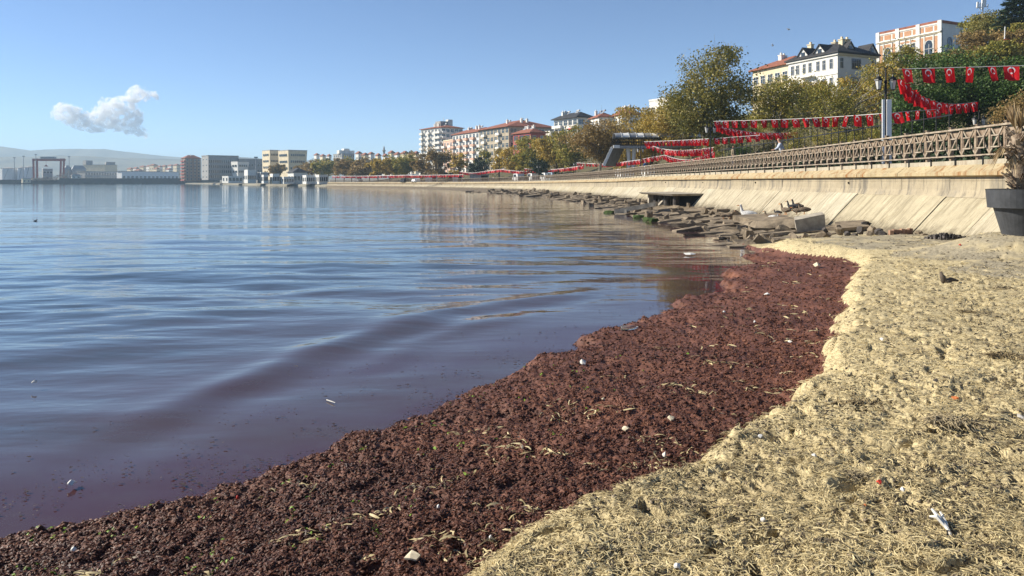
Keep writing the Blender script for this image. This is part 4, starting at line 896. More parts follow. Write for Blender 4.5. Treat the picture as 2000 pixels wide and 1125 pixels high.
# minaret and tower with antennas
mi_ = thing('minaret', 'slim distant minaret on the town ridge', 'minaret', P(750, 300, 700)); mb = MB(); a = P(750, 302, 700); mb.lathe((a.x, a.y, a.z), [(1.1, 0), (1.0, 3.0), (1.7, 3.2), (1.7, 4.2), (.9, 4.3), (.8, 6.0)], 8); mb.build('shaft', M_grey, mi_); mb = MB(); mb.lathe((a.x, a.y, a.z + 6.001), [(1.0, 0), (.1, 2.2)], 8); mb.build('spire', M_steel, mi_)
am = thing('antenna_mast', 'white phone mast with panel antennas above the hilltop shrubs', 'antenna mast', P(1920, 40, 128))
for px, y0, y1, w in ((1909, 16, 4, .22), (1914, 20, 5, .12), (1919, 18, -2, .25), (1924, 14, -1, .18), (1929, 15, 8, .12)):
    mb = MB(); mb.beam(P(px, y0, 128), P(px + .6, y1, 128), w * 1.3, w); mb.build('panel_antenna', M_wsteel, am)
mb = MB(); mb.tube([P(1920, 45, 128), P(1919, -4, 128)], .1, 6); mb.build('pole', M_steel, am); mb = MB(); mb.beam(P(1906, 15, 128), P(1930, 13, 128), .1, .1); mb.build('cross_arm', M_steel, am)
# ridge houses of the far town
rt = random.Random(12); k = 0
for px, py, Y in ((700, 298, 660), (712, 301, 640), (724, 299, 690), (738, 302, 650), (752, 303, 620), (764, 297, 600), (776, 300, 580), (790, 298, 560), (803, 301, 540), (812, 299, 520), (618, 301, 800), (630, 303, 780), (642, 303, 760)):
    w = rt.uniform(5, 8) * F / Y / 2
    far_block('ridge_house', ['pale house with red roof on the distant town ridge', 'cream house with tiled roof on the distant town ridge'][k % 2], (px, Y), (px - w * .8, Y + 5), py + 2, 8, [M_white, M_cream][k % 2], dict(cols=2, rows=3, w=1.2), dict(cols=2, rows=3, w=1.2), roof='hip', roofh=2, pxR=px + w, group='houses on the distant town ridge'); k += 1
for px, py, Y in ((255, 330, 1150), (266, 329, 1130), (280, 326, 1200), (291, 325, 1180), (300, 323, 1150), (312, 326, 1160), (322, 325, 1190), (334, 324, 1150), (345, 323, 1120), (271, 333, 1050), (306, 330, 1060), (330, 331, 1040)):
    w = rt.uniform(9, 14) * F / Y / 2
    far_block('suburb_block', ['grey white block of the hazy suburb behind the port', 'cream block with tiled roof in the hazy suburb behind the port'][k % 2], (px, Y), (px - w, Y + 6), py, 3, [M_white, M_cream][k % 2], dict(cols=2, rows=3, w=1.5), dict(cols=3, rows=3, w=1.5), roof='hip', roofh=2, pxR=px + w, group='suburb blocks behind the port'); k += 1
# ------------------------------------------------------------------ far land, pier, hills
CO = [(-83, 335), (-92, 362), (-128, 410), (-165, 470), (-250, 640), (-330, 780), (-420, 872), (-700, 885), (-1700, 930)]
V = []; offs = [(0, -1.5), (.8, .9), (3, 1.2), (30, 1.5), (120, 3), (400, 8), (1500, 10), (2600, 12)]
cd_ = [tuple(v) for v in dense(CO, 20)]
for i, p in enumerate(cd_):
    a = Vector(cd_[max(i - 1, 0)]); b_ = Vector(cd_[min(i + 1, len(cd_) - 1)]); u = (b_ - a).normalized(); n = Vector((u.y, -u.x))
    jit = 1.5 * float(pn(i / 1.7, .3, 9))
    for o_, z in offs:
        q = Vector(p) + n * (o_ + jit); V.append((q.x, q.y, z))
k = len(offs); i = np.arange(len(cd_) - 1)[:, None] * k + np.arange(k - 1)[None]; fc = np.stack([i, i + 1, i + k + 1, i + k], -1).reshape(-1, 4)
tag(link('far_shore', np_mesh('far_shore', V, fc[:, ::-1], [mat('far_ground', (.20, .18, .13), .95, .3, .05, col2=(.26, .24, .18))]), (0, 0, 0)), 'low far shore of the bay behind the point', 'shore', kind='structure')
for nm, lab, a, b_, Y, yt, m in (('pier', 'long dark concrete pier in front of the port', 116, 420, 850, 348.2, mat('pier_concrete', (.055, .05, .045), .9, .3, .2)), ('quay', 'low dark quay at the left end of the port', -260, 122, 868, 351, mat('pier_concrete', (.055, .05, .045)))):
    p0 = P(a, yt, Y); p1 = P(b_, yt, Y); mb = MB(); mb.box(p0.x, p1.x, Y, Y + 14, -1, p0.z)
    if nm == 'pier':
        for kx in np.arange(p0.x + 3, p1.x, 6): mb.box(kx - 1.4, kx + 1.4, Y - .9, Y - .005, -1, 1.6)
    o = tag(mb.build(nm, m), lab, 'pier', kind='structure')
def ridge_hill(name, label, Y, prof, m, dep):
    xs = np.linspace(-3.6, 1.6, 260); V = []
    px_ = 1000 + xs * F / 1
    for j, (dy, f_) in enumerate(((0, 0), (dep * .35, .45), (dep * .7, .85), (dep, 1.0), (dep * 2, .3))):
        for x in xs:
            px = 1000 + x * F; top = np.interp(px, [a for a, b_ in prof], [b_ for a, b_ in prof]) + 1.4 * float(pn(px / 40, .5 + Y * .001, 3)) + .7 * float(pn(px / 11, .7, 4))
            zt = CH + (HZ - top) * Y / F; yy = Y + dy - dep; k_ = 1 + .35 * float(pn(x * 9, j * 1.3, 6)) if 0 < j < 3 else 1
            V.append((x * yy, yy, max(zt * f_ * k_, 1.5 if j else -1)))
    n_ = len(xs); i = np.arange(4)[:, None] * n_ + np.arange(n_ - 1)[None]; fc = np.stack([i, i + 1, i + n_ + 1, i + n_], -1).reshape(-1, 4)
    return tag(link(name, np_mesh(name, V, fc, [m], True), (0, 0, 0)), label, 'hills', kind='structure')
M_hill = mat('dry_hills', (.085, .08, .04), .95, .5, .006, col2=(.19, .16, .09), detail=8)
ridge_hill('near_hills', 'low dry hills behind the port fading into haze', 3300, [(-4000, 330), (-300, 318), (0, 312), (60, 306), (120, 303), (170, 306), (230, 308), (300, 310), (400, 312), (520, 311), (640, 314), (800, 320), (1400, 330)], M_hill, 900)
ridge_hill('far_mountains', 'pale blue mountains barely visible in the haze', 4600, [(-4000, 320), (-300, 300), (-60, 297), (10, 289), (60, 294), (130, 291), (200, 290), (260, 299), (320, 305), (420, 311), (700, 322), (1400, 330)], M_hill, 800)
# ------------------------------------------------------------------ trees
LM_olive = leaf_mat('olive_leaf', [(0.088, 0.112, 0.025), (0.213, 0.213, 0.040), (0.375, 0.312, 0.062), (0.550, 0.425, 0.100)],.3)
LM_yel = leaf_mat('autumn_leaf', [(0.131, 0.120, 0.026), (0.306, 0.229, 0.044), (0.524, 0.361, 0.066), (0.600, 0.459, 0.109)],.3)
LM_green = leaf_mat('glossy_leaf', [(0.014, 0.031, 0.009), (0.037, 0.076, 0.017), (0.085, 0.145, 0.031), (0.170, 0.238, 0.060)], .2)
LM_dgreen = leaf_mat('conifer_needle', [(0.012, 0.024, 0.012), (0.027, 0.048, 0.024), (0.053, 0.083, 0.038)], .1)
LM_brown = leaf_mat('brown_leaf', [(0.106, 0.079, 0.034), (0.237, 0.166, 0.061), (0.380, 0.261, 0.095), (0.522, 0.356, 0.143)],.3)
LM_plane = leaf_mat('plane_leaf', [(.05, .06, .016), (.15, .15, .035), (.30, .255, .06), (.48, .385, .12)], .3)
def tree(name, label, px, Y, ytop, wpx, lm, n, leaf, base_y=None, crown=.72, seed=None, bare=0.0, group='trees along the coast', bark=M_bark, lobes=.35, zb=None, hollow=2.6, cat='tree', flat=1.0, vis_limb=False):
    R = np.random.RandomState(seed if seed is not None else int(px * 7 + Y))
    top = P(px, ytop, Y); z0 = zb if zb is not None else ground_z(top.x, top.y); h = max(top.z - z0, 1.5); rw = wpx * Y / F / 2
    root = thing(name, label, cat, (top.x, top.y, z0), group)
    ch = h * crown; cz = h - ch / 2
    ncl = int(np.clip(n / 75, 14, 240))
    d = R.normal(size=(ncl, 3)); d /= np.linalg.norm(d, axis=1)[:, None]
    lob = 1 + lobes * np.sin(d[:, 0] * 3.1 + R.uniform(0, 6)) * np.cos(d[:, 1] * 2.7 + R.uniform(0, 6)) + lobes * .7 * np.sin(d[:, 2] * 4.3 + d[:, 0] * 2.2 + R.uniform(0, 6))
    rad = R.uniform(0, 1, ncl) ** (1 / hollow) * np.clip(lob, .5, 1.25) * .92
    cc = d * rad[:, None] * np.array([rw, rw * .85, ch / 2]); cc[:, 2] += cz
    lowm = cc[:, 2] < cz; cc[lowm, :2] *= .9
    cs = (rw + ch / 2) / 2 * .165
    cnt = R.multinomial(n, R.dirichlet(np.ones(ncl) * 1.1))
    ci = np.repeat(np.arange(ncl), cnt); N_ = len(ci)
    pos = cc[ci] + np.clip(R.normal(size=(N_, 3)), -1.5, 1.5) * cs * np.array([1, 1, .7]) * R.uniform(.6, 1.3, (ncl, 1))[ci]
    pos[:, 2] = np.minimum(pos[:, 2], h * 1.02)
    nv = R.normal(size=(N_, 3)) + np.array([0, 0, .5]); nv /= np.linalg.norm(nv, axis=1)[:, None]
    t = np.cross(nv, R.normal(size=(N_, 3))); t /= np.linalg.norm(t, axis=1)[:, None] + 1e-9; b_ = np.cross(nv, t)
    sz = leaf * R.uniform(.55, 1.3, N_)[:, None]
    V = np.stack([pos - t * sz * .6, pos + b_ * sz * .36 + nv * sz * .08, pos + t * sz * .6, pos - b_ * sz * .36 + nv * sz * .08], 1).reshape(-1, 3)
    link('crown', np_mesh('crown', V, np.arange(4 * N_).reshape(N_, 4), [lm]), (top.x, top.y, z0), root)
    mb = MB(); tr = max(.06, min(.03 * h, .30)); zt_ = h * (1 - crown) + ch * .25
    bend = R.uniform(-.06, .06, 2) * h
    o = Vector((top.x, top.y, z0)); f_ = o + Vector((bend[0], bend[1], zt_))
    mb.tube([o + Vector((0, 0, -.6)), o + Vector((bend[0] * .3, bend[1] * .3, zt_ * .5)), f_], [tr, tr * .85, tr * .65], 6)
    far_ = np.argsort(-rad)[:int(7 + 26 * bare)]
    for j in far_:
        e = o + Vector(cc[j]); mid = f_.lerp(e, .5) + Vector(R.uniform(-.06, .06, 3)) * h
        st = o + Vector((bend[0], bend[1], zt_)) * R.uniform(.55, 1)
        mb.tube([st, mid, e], [tr * .42, tr * .22, tr * .06], 4, False)
        if bare > .2:
            for q in range(3):
                e2 = e.lerp(mid, R.uniform(0, .8)); e3 = e2 + Vector(R.normal(size=3)) * cs * 1.5 + Vector((0, 0, cs * .8)); mb.tube([e2, e3], [tr * .10, tr * .03], 3, False)
    mb.build('trunk', bark, root)
    return root
tree('plane_tree', 'tallest broad plane tree with dense olive crown behind the lamp with flags', 1384, 80, 100, 176, LM_plane, 24000, .22, crown=.74, seed=3, lobes=.5, bare=.35, bark=M_barkg)
tree('plane_tree', 'yellowing plane tree left of the tallest plane tree behind the footbridge', 1312, 112, 180, 130, LM_yel, 16000, .25, crown=.72, bark=M_barkg, lobes=.4)
tree('plane_tree', 'olive plane tree just right of the tallest plane tree below the cream house', 1520, 88, 150, 130, LM_olive, 12500, .22, crown=.72, bark=M_barkg, bare=.5, lobes=.5)
tree('plane_tree', 'wide sparse brownish tree with visible twigs below the white house', 1642, 74, 138, 190, LM_olive, 13000, .16, crown=.78, bare=1.0, lobes=.5, bark=M_barkg)
tree('plane_tree', 'yellow olive tree between the sparse tree and the cream house', 1585, 96, 160, 120, LM_yel, 10000, .24, lobes=.5, bare=.4, bark=M_barkg)
tree('plane_tree', 'thinly leaved tree in front of the classical building', 1762, 92, 84, 120, LM_olive, 6500, .20, crown=.6, bare=.8, hollow=2.0)
tree('plane_tree', 'yellowish low tree behind the lamp with the two white boards', 1712, 78, 128, 120, LM_yel, 8500, .20, bare=.6, lobes=.5)
tree('laurel_tree', 'dense dark green glossy tree behind the nearest hanging flags', 1812, 56, 112, 165, LM_green, 16000, .16, crown=.95, group='dark green trees behind the flags', lobes=.2)
tree('laurel_tree', 'dark green glossy tree in the middle behind the straight flag row', 1890, 58, 96, 160, LM_green, 16000, .16, crown=.95, group='dark green trees behind the flags', lobes=.2)
tree('laurel_tree', 'dark green glossy tree at the right edge behind the palm', 1985, 54, 118, 160, LM_green, 15000, .16, crown=.95, group='dark green trees behind the flags', lobes=.2)
tree('laurel_tree', 'low dark green shrub behind the railing right of the white boards', 1770, 48, 190, 130, LM_green, 9000, .14, crown=.95, group='dark green trees behind the flags', lobes=.2)
tree('brown_shrub', 'brownish dry shrub behind the palm at the right edge', 2000, 44, 172, 110, LM_brown, 8000, .11, crown=.95, bare=.3, lobes=.2, cat='shrub')
HG = 'shrubs covering the hilltop'
for px, Y, yt, w, lm, lab in ((1916, 122, 30, 76, LM_olive, 'dark olive shrub right of the classical building'), (1935, 118, 16, 80, LM_plane, 'dark evergreen shrub under the phone antennas'), (1975, 112, 40, 90, LM_olive, 'olive hilltop shrub behind the flagpole'), (1918, 104, 62, 110, LM_brown, 'brownish hillside shrub left of the flagpole'), (1995, 100, 62, 90, LM_brown, 'reddish brown hillside shrub right of the flagpole'), (1866, 108, 98, 90, LM_green, 'green hillside shrub below the classical building'), (2045, 100, 40, 120, LM_olive, 'olive hillside shrub beyond the flagpole at the frame edge'), (1950, 92, 84, 110, LM_olive, 'olive hillside shrub at the foot of the flagpole'), (1825, 96, 108, 100, LM_olive, 'olive hillside shrub under the classical building corner')):
    tree('hillside_shrub', lab, px, Y, yt, w, lm, 6500, .26, crown=.9, group=HG, lobes=.3, cat='shrub')
def conifer(label, px, Y, ytop, wpx, n, zb=None):
    R = np.random.RandomState(int(px)); top = P(px, ytop, Y); z0 = zb if zb is not None else ground_z(top.x, top.y); h = top.z - z0; rw = wpx * Y / F / 2
    root = thing('conifer', label, 'tree', (top.x, top.y, z0), 'conifers'); V = []
    tz = R.randint(0, 9, n); ang = R.randint(0, 9, n) * (6.28 / 9) + tz * .7 + R.normal(0, .16, n); rr_ = R.uniform(.05, 1, n) ** .7
    zz = h * (.25 + .75 * tz / 9) + R.normal(0, .10, n) - rr_ * .5; rad = rw * (1.05 - tz / 9.5) * rr_
    pos = np.stack([np.cos(ang) * rad, np.sin(ang) * rad, zz], -1); tdir = np.stack([np.cos(ang), np.sin(ang), R.normal(0, .3, n)], -1); sd = np.stack([-np.sin(ang), np.cos(ang), R.normal(0, .5, n)], -1); sz = R.uniform(.25, .5, n)[:, None]
    V = np.stack([pos - tdir * sz, pos + sd * sz * .35, pos + tdir * sz, pos - sd * sz * .35], 1).reshape(-1, 3)
    link('crown', np_mesh('crown', V, np.arange(4 * n).reshape(n, 4), [LM_dgreen]), (top.x, top.y, z0), root)
    mb = MB(); mb.tube([(top.x, top.y, z0 - .5), (top.x, top.y, top.z)], [.3, .03], 6); mb.build('trunk', M_bark, root)
conifer('dark cedar with tiered branches at the top right corner', 1992, 108, -60, 95, 5000)
conifer('second dark cedar beyond the right frame edge', 2062, 112, -30, 90, 4000)
MG = 'trees along the middle promenade'
for px, Y, yt, w, lm, n, lab, kw in (
    (1170, 118, 236, 130, LM_brown, 9000, 'half bare brown tree with pale forked limbs left of the footbridge', dict(bare=1.0, bark=M_barkg, crown=.72)),
    (1228, 138, 214, 110, LM_yel, 8000, 'golden tree behind the footbridge roof', {}),
    (1268, 120, 232, 80, LM_yel, 6000, 'yellow olive tree at the right end of the footbridge roof', {}),
    (1120, 165, 240, 100, LM_olive, 6500, 'olive brown tree below the modern villa', dict(bare=.5)),
    (1085, 178, 258, 90, LM_yel, 5500, 'yellow brown tree below the round villa', {}),
    (1048, 190, 266, 90, LM_olive, 5500, 'olive tree in front of the red house', {}),
    (1012, 205, 276, 80, LM_yel, 4500, 'yellow brown tree left of the dark pine', dict(bare=.4)),
    (975, 225, 287, 66, LM_yel, 1500, 'thin tree with few leaves in front of the brown apartments', dict(bare=.8, hollow=2)),
    (945, 240, 290, 50, LM_olive, 1100, 'thin tree between brown and pink apartments', dict(bare=.8, hollow=2)),
    (897, 250, 285, 62, LM_yel, 1500, 'thin yellow tree in front of the pink apartments', dict(bare=.8, hollow=2)),
    (853, 268, 288, 60, LM_brown, 3800, 'brown tree in front of the round tower', dict(bare=.5)),
    (822, 285, 303, 56, LM_brown, 3000, 'brown tree left of the round tower', {}),
    (792, 300, 298, 60, LM_olive, 3000, 'olive brown tree on the far promenade below the minaret', {}),
    (762, 305, 305, 58, LM_yel, 2800, 'yellow tree on the far promenade below the minaret', {}),
    (738, 318, 306, 48, LM_yel, 2600, 'yellow olive tree on the far promenade left of the minaret', {}),
    (704, 345, 309, 54, LM_brown, 2600, 'brown tree on the far promenade below the hill apartments', {}),
    (672, 360, 308, 60, LM_brown, 2800, 'wide brown tree at the end of the sea wall', {}),
    (640, 390, 306, 56, LM_olive, 2400, 'olive brown tree behind the boat club', {}),
    (610, 430, 306, 50, LM_brown, 2200, 'brown tree behind the gabled cafe', {}),
    (586, 470, 318, 40, LM_brown, 1600, 'low brown tree in front of the flared hall', {}),
    (541, 450, 319, 46, LM_brown, 2000, 'round bare brown tree in front of the flared annex', dict(bare=.4)),
    (808, 380, 288, 36, LM_brown, 700, 'thin bare tree standing up behind the far promenade', dict(bare=1, hollow=1.8)),
    (686, 420, 305, 50, LM_olive, 1800, 'grey olive tree behind the wide brown tree', {}),
    (722, 420, 304, 50, LM_brown, 1800, 'brown tree on the slope below the ridge houses', {}),
    (770, 420, 303, 56, LM_olive, 1800, 'olive tree on the slope below the minaret', {}),
    (836, 400, 300, 40, LM_olive, 1600, 'olive tree on the slope beside the round tower', {}),
    (655, 470, 304, 44, LM_brown, 1500, 'brown tree under the hill apartments', {}), (628, 500, 306, 40, LM_olive, 1500, 'olive tree right of the flared hall', {}),
    (1205, 190, 238, 70, LM_olive, 4000, 'olive tree below the gabled house', {}), (1350, 130, 205, 90, LM_yel, 5000, 'golden tree behind the tallest plane tree', {}), (1450, 110, 205, 90, LM_olive, 5000, 'olive tree under the cream house', {})):
    tree('coast_tree', lab, px, Y, yt, w, lm, n, (.0026 * Y) if Y > 90 else .16, crown=kw.pop('crown', .82), group=MG, zb=(2.0 if Y > 340 else None), **kw)
tree('dark_pine', 'small dark green pine left of the footbridge', 1055, 176, 304, 46, LM_dgreen, 3500, .3, crown=.8, group='dark bushes on the promenade')
tree('dark_palm_bush', 'round spiky dark green bush in front of the pink apartments', 933, 228, 309, 42, LM_dgreen, 3500, .45, crown=.9, group='dark bushes on the promenade', cat='bush')
tree('dark_bush', 'low dark hedge bush on the far promenade', 874, 245, 338, 26, LM_dgreen, 1500, .4, crown=.95, group='dark bushes on the promenade', cat='bush')
tree('dark_bush', 'round dark bush on the promenade near the parked vans', 1094, 150, 331, 24, LM_dgreen, 1500, .25, crown=.95, group='dark bushes on the promenade', cat='bush')
tree('dark_bush', 'dark green bush beside the man in blue', 1312, 96, 304, 40, LM_green, 2500, .14, crown=.95, group='dark bushes on the promenade', cat='bush')
tree('dark_bush', 'big rounded dark shrub between the two lamps left of the man in grey', 1448, 84, 270, 70, LM_green, 5000, .13, crown=.95, group='dark bushes on the promenade', cat='bush')
for k, (px, Y) in enumerate(((1500, 50), (1560, 46), (1625, 43), (1690, 41), (1390, 66))):
    tree('garden_shrub', ['rounded olive shrub behind the leaning man', 'olive shrub behind the railing under the flag row', 'olive shrub behind the iron fence pickets', 'olive shrub left of the white lamp boards', 'olive shrub behind the second lamp'][k], px, Y + 26, 236 + k * (2 if k < 4 else 10), 85, LM_olive, 5500, .11, crown=.95, group='garden shrubs behind the railing', cat='shrub', lobes=.2)
# ------------------------------------------------------------------ iron fence of the garden
fe = thing('iron_fence', 'black iron picket fence behind the promenade railing', 'fence', (17.2, 30, 3.6))
mb = MB(); mb.box(17.05, 17.35, 29, 62, PROM, 3.0); mb.build('plinth', M_conc, fe)
pk = MB(); pk.tube([(0, 0, 0), (0, 0, 2.0), (0, 0, 2.2)], [.022, .022, .002], 5); pkm = pk.mesh('picket', M_black, (0, 0, 0))
for k in range(36):
    y = 29.2 + k * .9; o = bpy.data.objects.new('picket', pkm); COL.objects.link(o); o.parent = fe; o.location = Vector((17.2, y, 3.0)) - ORG[fe.name]
for z in (3.2, 4.8): mb = MB(); mb.box(17.18, 17.22, 29, 62, z, z + .05); mb.build('fence_rail', M_black, fe)
R = np.random.RandomState(31); n = 42000
hy = R.uniform(24, 92, n); hx = np.interp(hy, PD[:, 1], PD[:, 0]) + 3.6 + R.uniform(-.45, .45, n); hz_ = PROM + R.uniform(0, 1, n) ** .7 * (1.5 + .12 * pn(hy / 1.5, hx, 3))
hp = np.stack([hx, hy, hz_], -1); nv = R.normal(size=(n, 3)); nv /= np.linalg.norm(nv, axis=1)[:, None]; t_ = np.cross(nv, R.normal(size=(n, 3))); t_ /= np.linalg.norm(t_, axis=1)[:, None]; b2 = np.cross(nv, t_); sz = R.uniform(.06, .13, n)[:, None]
V = np.stack([hp - t_ * sz, hp + b2 * sz * .6, hp + t_ * sz, hp - b2 * sz * .6], 1).reshape(-1, 3)
hd_ = thing('dark_backdrop_hedge', 'long clipped hedge added behind the railing, shade put into its dark leaves', 'hedge', (18, 58, PROM)); link('foliage', np_mesh('foliage', V, np.arange(4 * n).reshape(n, 4), [LM_dgreen]), (0, 0, 0), hd_)  # hedge added for dark railing gaps; dark leaf colour stands in for shade
hd_.children[0].location = (-18, -58, -PROM)
# ------------------------------------------------------------------ lamps
M_lglass = mat('lantern_glass', (.62, .62, .58), .3, .08, 8)
def lamp(label, px, Y, ztop, boards=False, twin=True):
    p = P(px, 0, Y); x, y = p.x, p.y; z0 = PROM + .0
    r = thing('street_lamp', label, 'street lamp', (x, y, z0), 'black lantern street lamps on the promenade')
    mb = MB(); mb.lathe((x, y, z0), [(.16, 0), (.16, .25), (.09, .4), (.055, .7), (.045, ztop - z0 - .7), (.07, ztop - z0 - .68), (.04, ztop - z0 - .55), (.03, ztop - z0 - .1)], 8); mb.build('pole', M_black, r)
    for sg in ((-1, 1) if twin else (-1,)):
        mb = MB(); pts = [(x, y, ztop - 1.0)]
        for a in np.linspace(math.pi * .0, math.pi, 9): pts.append((x + sg * (.15 - .15 * math.cos(a)), y, ztop - .16 + .15 * math.sin(a)))
        pts[0] = (x, y, ztop - .45); pts.append((x + sg * .30, y, ztop - .34)); mb.tube(pts, .018, 5); arm = mb.build('arm', M_black, r)
        lx = x + sg * .30; zt = ztop - .33
        mb = MB(); mb.lathe((lx, y, zt - .62), [(.085, 0), (.155, .36)], 6); lt = mb.build('lantern', M_lglass, r)
        mb = MB(); mb.lathe((lx, y, zt - .258), [(.19, 0), (.17, .05), (.09, .14), (.04, .18), (.02, .26)], 6); mb.lathe((lx, y, zt - .66), [(.05, 0), (.09, .039)], 6)
        for a in range(6): ca, sa = math.cos(a * math.pi / 3), math.sin(a * math.pi / 3); mb.tube([(lx + .088 * ca, y + .088 * sa, zt - .62), (lx + .158 * ca, y + .158 * sa, zt - .26)], .009, 4)
        mb.build('lantern_cap', M_black, lt)
    if boards:
        for dx, w in ((-.14, .05), (.10, .095)):
            mb = MB(); mb.box(x + dx - w, x + dx + w, y - .10, y - .055, z0 + .2, z0 + 2.92); mb.build('advert_board', M_plas, r)
    return r
lamp('nearest double lantern lamp with two white boards on its pole', 1730, 31, 7.02, True)
lamp('second double lantern lamp in front of the tallest plane tree', 1388, 58, 7.0)
lamp('third lantern lamp in front of the footbridge', 1251, 92, 6.85)
lamp('fourth small lantern lamp at the foot of the footbridge stairs', 1124, 150, 6.5)
lamp('double lantern lamp across the promenade at the end of the sagging flags', 1912, 50, 7.0)
lamp('double lantern lamp across the promenade behind the leaning man', 1557, 75, 6.95)
lamp('distant lantern lamp behind the sagging flags by the plane trees', 1397, 108, 6.8)
lamp('far lantern lamp beside the half bare tree', 1052, 172, 6.4)
# ------------------------------------------------------------------ flag garlands
mf = bpy.data.materials.new('flag_cloth'); mf.use_nodes = True; t = mf.node_tree; N = t.nodes; L = t.links; b = N['Principled BSDF']; b.inputs['Roughness'].default_value = .6; b.inputs['Specular IOR Level'].default_value = .15
uvn = N.new('ShaderNodeUVMap'); sx = N.new('ShaderNodeSeparateXYZ'); L.new(uvn.outputs[0], sx.inputs[0])
def mth(op, a, b_=None, c=None):
    n_ = N.new('ShaderNodeMath'); n_.operation = op
    for i, v in enumerate((a, b_, c)):
        if v is None: continue
        if isinstance(v, (int, float)): n_.inputs[i].default_value = v
        else: L.new(v, n_.inputs[i])
    return n_.outputs[0]
def circ(cx, cy_, r):
    dx = mth('SUBTRACT', sx.outputs[0], cx); dy = mth('SUBTRACT', sx.outputs[1], cy_); return mth('LESS_THAN', mth('SQRT', mth('ADD', mth('MULTIPLY', dx, dx), mth('MULTIPLY', dy, dy))), r), dx, dy
c1, _, _ = circ(.25, .40, .125); c2, _, _ = circ(.25, .372, .098); _, sxx, syy = circ(.25, .285, .05)
cres = mth('MULTIPLY', c1, mth('SUBTRACT', 1.0, c2))
ang = mth('ARCTAN2', sxx, syy); rad = mth('SQRT', mth('ADD', mth('MULTIPLY', sxx, sxx), mth('MULTIPLY', syy, syy)))
am_ = mth('SUBTRACT', mth('PINGPONG', mth('ADD', ang, math.pi), math.pi / 5), 0.0)
star = mth('LESS_THAN', mth('MULTIPLY', rad, mth('COSINE', mth('SUBTRACT', am_, 0.0))), mth('ADD', .022, mth('MULTIPLY', mth('ABSOLUTE', mth('SUBTRACT', am_, math.pi / 5)), .03)))
emb = mth('MAXIMUM', cres, star)
mx = N.new('ShaderNodeMix'); mx.data_type = 'RGBA'; L.new(emb, mx.inputs[0]); mx.inputs[6].default_value = (.62, .014, .020, 1); mx.inputs[7].default_value = (.78, .76, .74, 1); L.new(mx.outputs[2], b.inputs['Base Color'])
tr = N.new('ShaderNodeBsdfTranslucent'); L.new(mx.outputs[2], tr.inputs['Color']); ms_ = N.new('ShaderNodeMixShader'); ms_.inputs[0].default_value = .3; L.new(b.outputs[0], ms_.inputs[1]); L.new(tr.outputs[0], ms_.inputs[2]); L.new(ms_.outputs[0], N['Material Output'].inputs[0])
def flag_mesh(seed, fold):
    r = np.random.RandomState(seed); nx, nz = 7, 8; V = []; U = []
    sk = r.uniform(.0, .12); ph = r.uniform(0, 6)
    for j in range(nz + 1):
        v = j / nz
        for i in range(nx + 1):
            u = i / nx; w = .5 * (1 - fold * v ** .6)
            V.append(((u - .5) * w + sk * v, .05 * v * math.sin(u * 7 * (1 + fold) + ph) + .05 * v * r.uniform(-.2, .2) + fold * .10 * math.sin(u * 12 + ph), -.55 * v - .01 * math.sin(u * 6 + ph) * v)); U.append((u * .5, .55 * (1 - v)))
    q = np.arange(nz)[:, None] * (nx + 1) + np.arange(nx)[None]; fc = np.stack([q, q + 1, q + nx + 2, q + nx + 1], -1).reshape(-1, 4)[:, ::-1]
    me = np_mesh('flag', V, fc, [mf], True); uv = me.uv_layers.new(name='UVMap'); li = np.zeros(len(me.loops), dtype=np.int32); me.loops.foreach_get('vertex_index', li)
    uv.data.foreach_set('uv', np.array(U, dtype=np.float32)[li].ravel()); return me
FLW = [flag_mesh(k, .08) for k in range(4)]; FLN = [flag_mesh(10 + k, .5) for k in range(4)]
M_cord = mat('white_cord', (.75, .74, .70), .7, .05)
def garland(label, pts, n, twist=.5, narrow=0.0, sc=1.0, s=1, skip=()):
    pts = [P(*q) for q in pts]
    d = dense([tuple(p) for p in pts], .5) if len(pts) > 2 else [pts[0].lerp(pts[1], k / 20) for k in range(21)]
    A = np.array([tuple(p) for p in d]); S = np.concatenate([[0], np.cumsum(np.linalg.norm(np.diff(A, axis=0), axis=1))])
    g = thing('flag_garland', label, 'flag garland', tuple(A[0]), 'red flag garlands strung between the lamps')
    mb = MB(); mb.tube(d[::2] + [d[-1]], .012 * max(1, A[:, 1].mean() / 42), 4, False); mb.build('cord', M_cord, g)
    r = random.Random(s)
    for k in range(n):
        t_ = S[-1] * (k + .5) / n + r.uniform(-.06, .06); p = Vector((np.interp(t_, S, A[:, 0]), np.interp(t_, S, A[:, 1]), np.interp(t_, S, A[:, 2]) - .012))
        q = Vector((np.interp(t_ + .3, S, A[:, 0]), np.interp(t_ + .3, S, A[:, 1]))) - Vector((np.interp(t_ - .3, S, A[:, 0]), np.interp(t_ - .3, S, A[:, 1])))
        if q.x < 0: q = -q
        a = math.atan2(q.y, q.x) * (1 - twist) + r.uniform(-.5, .5)
        o = bpy.data.objects.new('flag', r.choice(FLN if r.random() < narrow else FLW)); COL.objects.link(o); o.parent = g; o.location = p - ORG[g.name]; o.rotation_euler = (r.uniform(-.3, .2), r.uniform(-.12, .12), a); o.scale = (sc * r.uniform(.9, 1.05), sc, sc)
    return g
garland('straight row of six large red flags at the top right', [(1753, 135, 30.6), (2080, 126, 30)], 8, .9, sc=1.08, s=1)
garland('deep sagging cluster of red flags below the straight top right row', [(1755, 150, 31), (1775, 173, 35), (1800, 188, 40), (1838, 201, 44), (1870, 203, 47), (1908, 199, 50)], 15, .8, .9, 1.12, s=2)
garland('long row of red flags from the second lamp to the white boards', [(1393, 237, 58), (1560, 232, 44), (1738, 221, 31)], 17, .85, .1, .92, s=3)
garland('short red flag row right of the white boards in front of the dark trees', [(1740, 221, 31), (1780, 217, 36), (1838, 213, 44)], 5, .8, .1, .9, s=4)
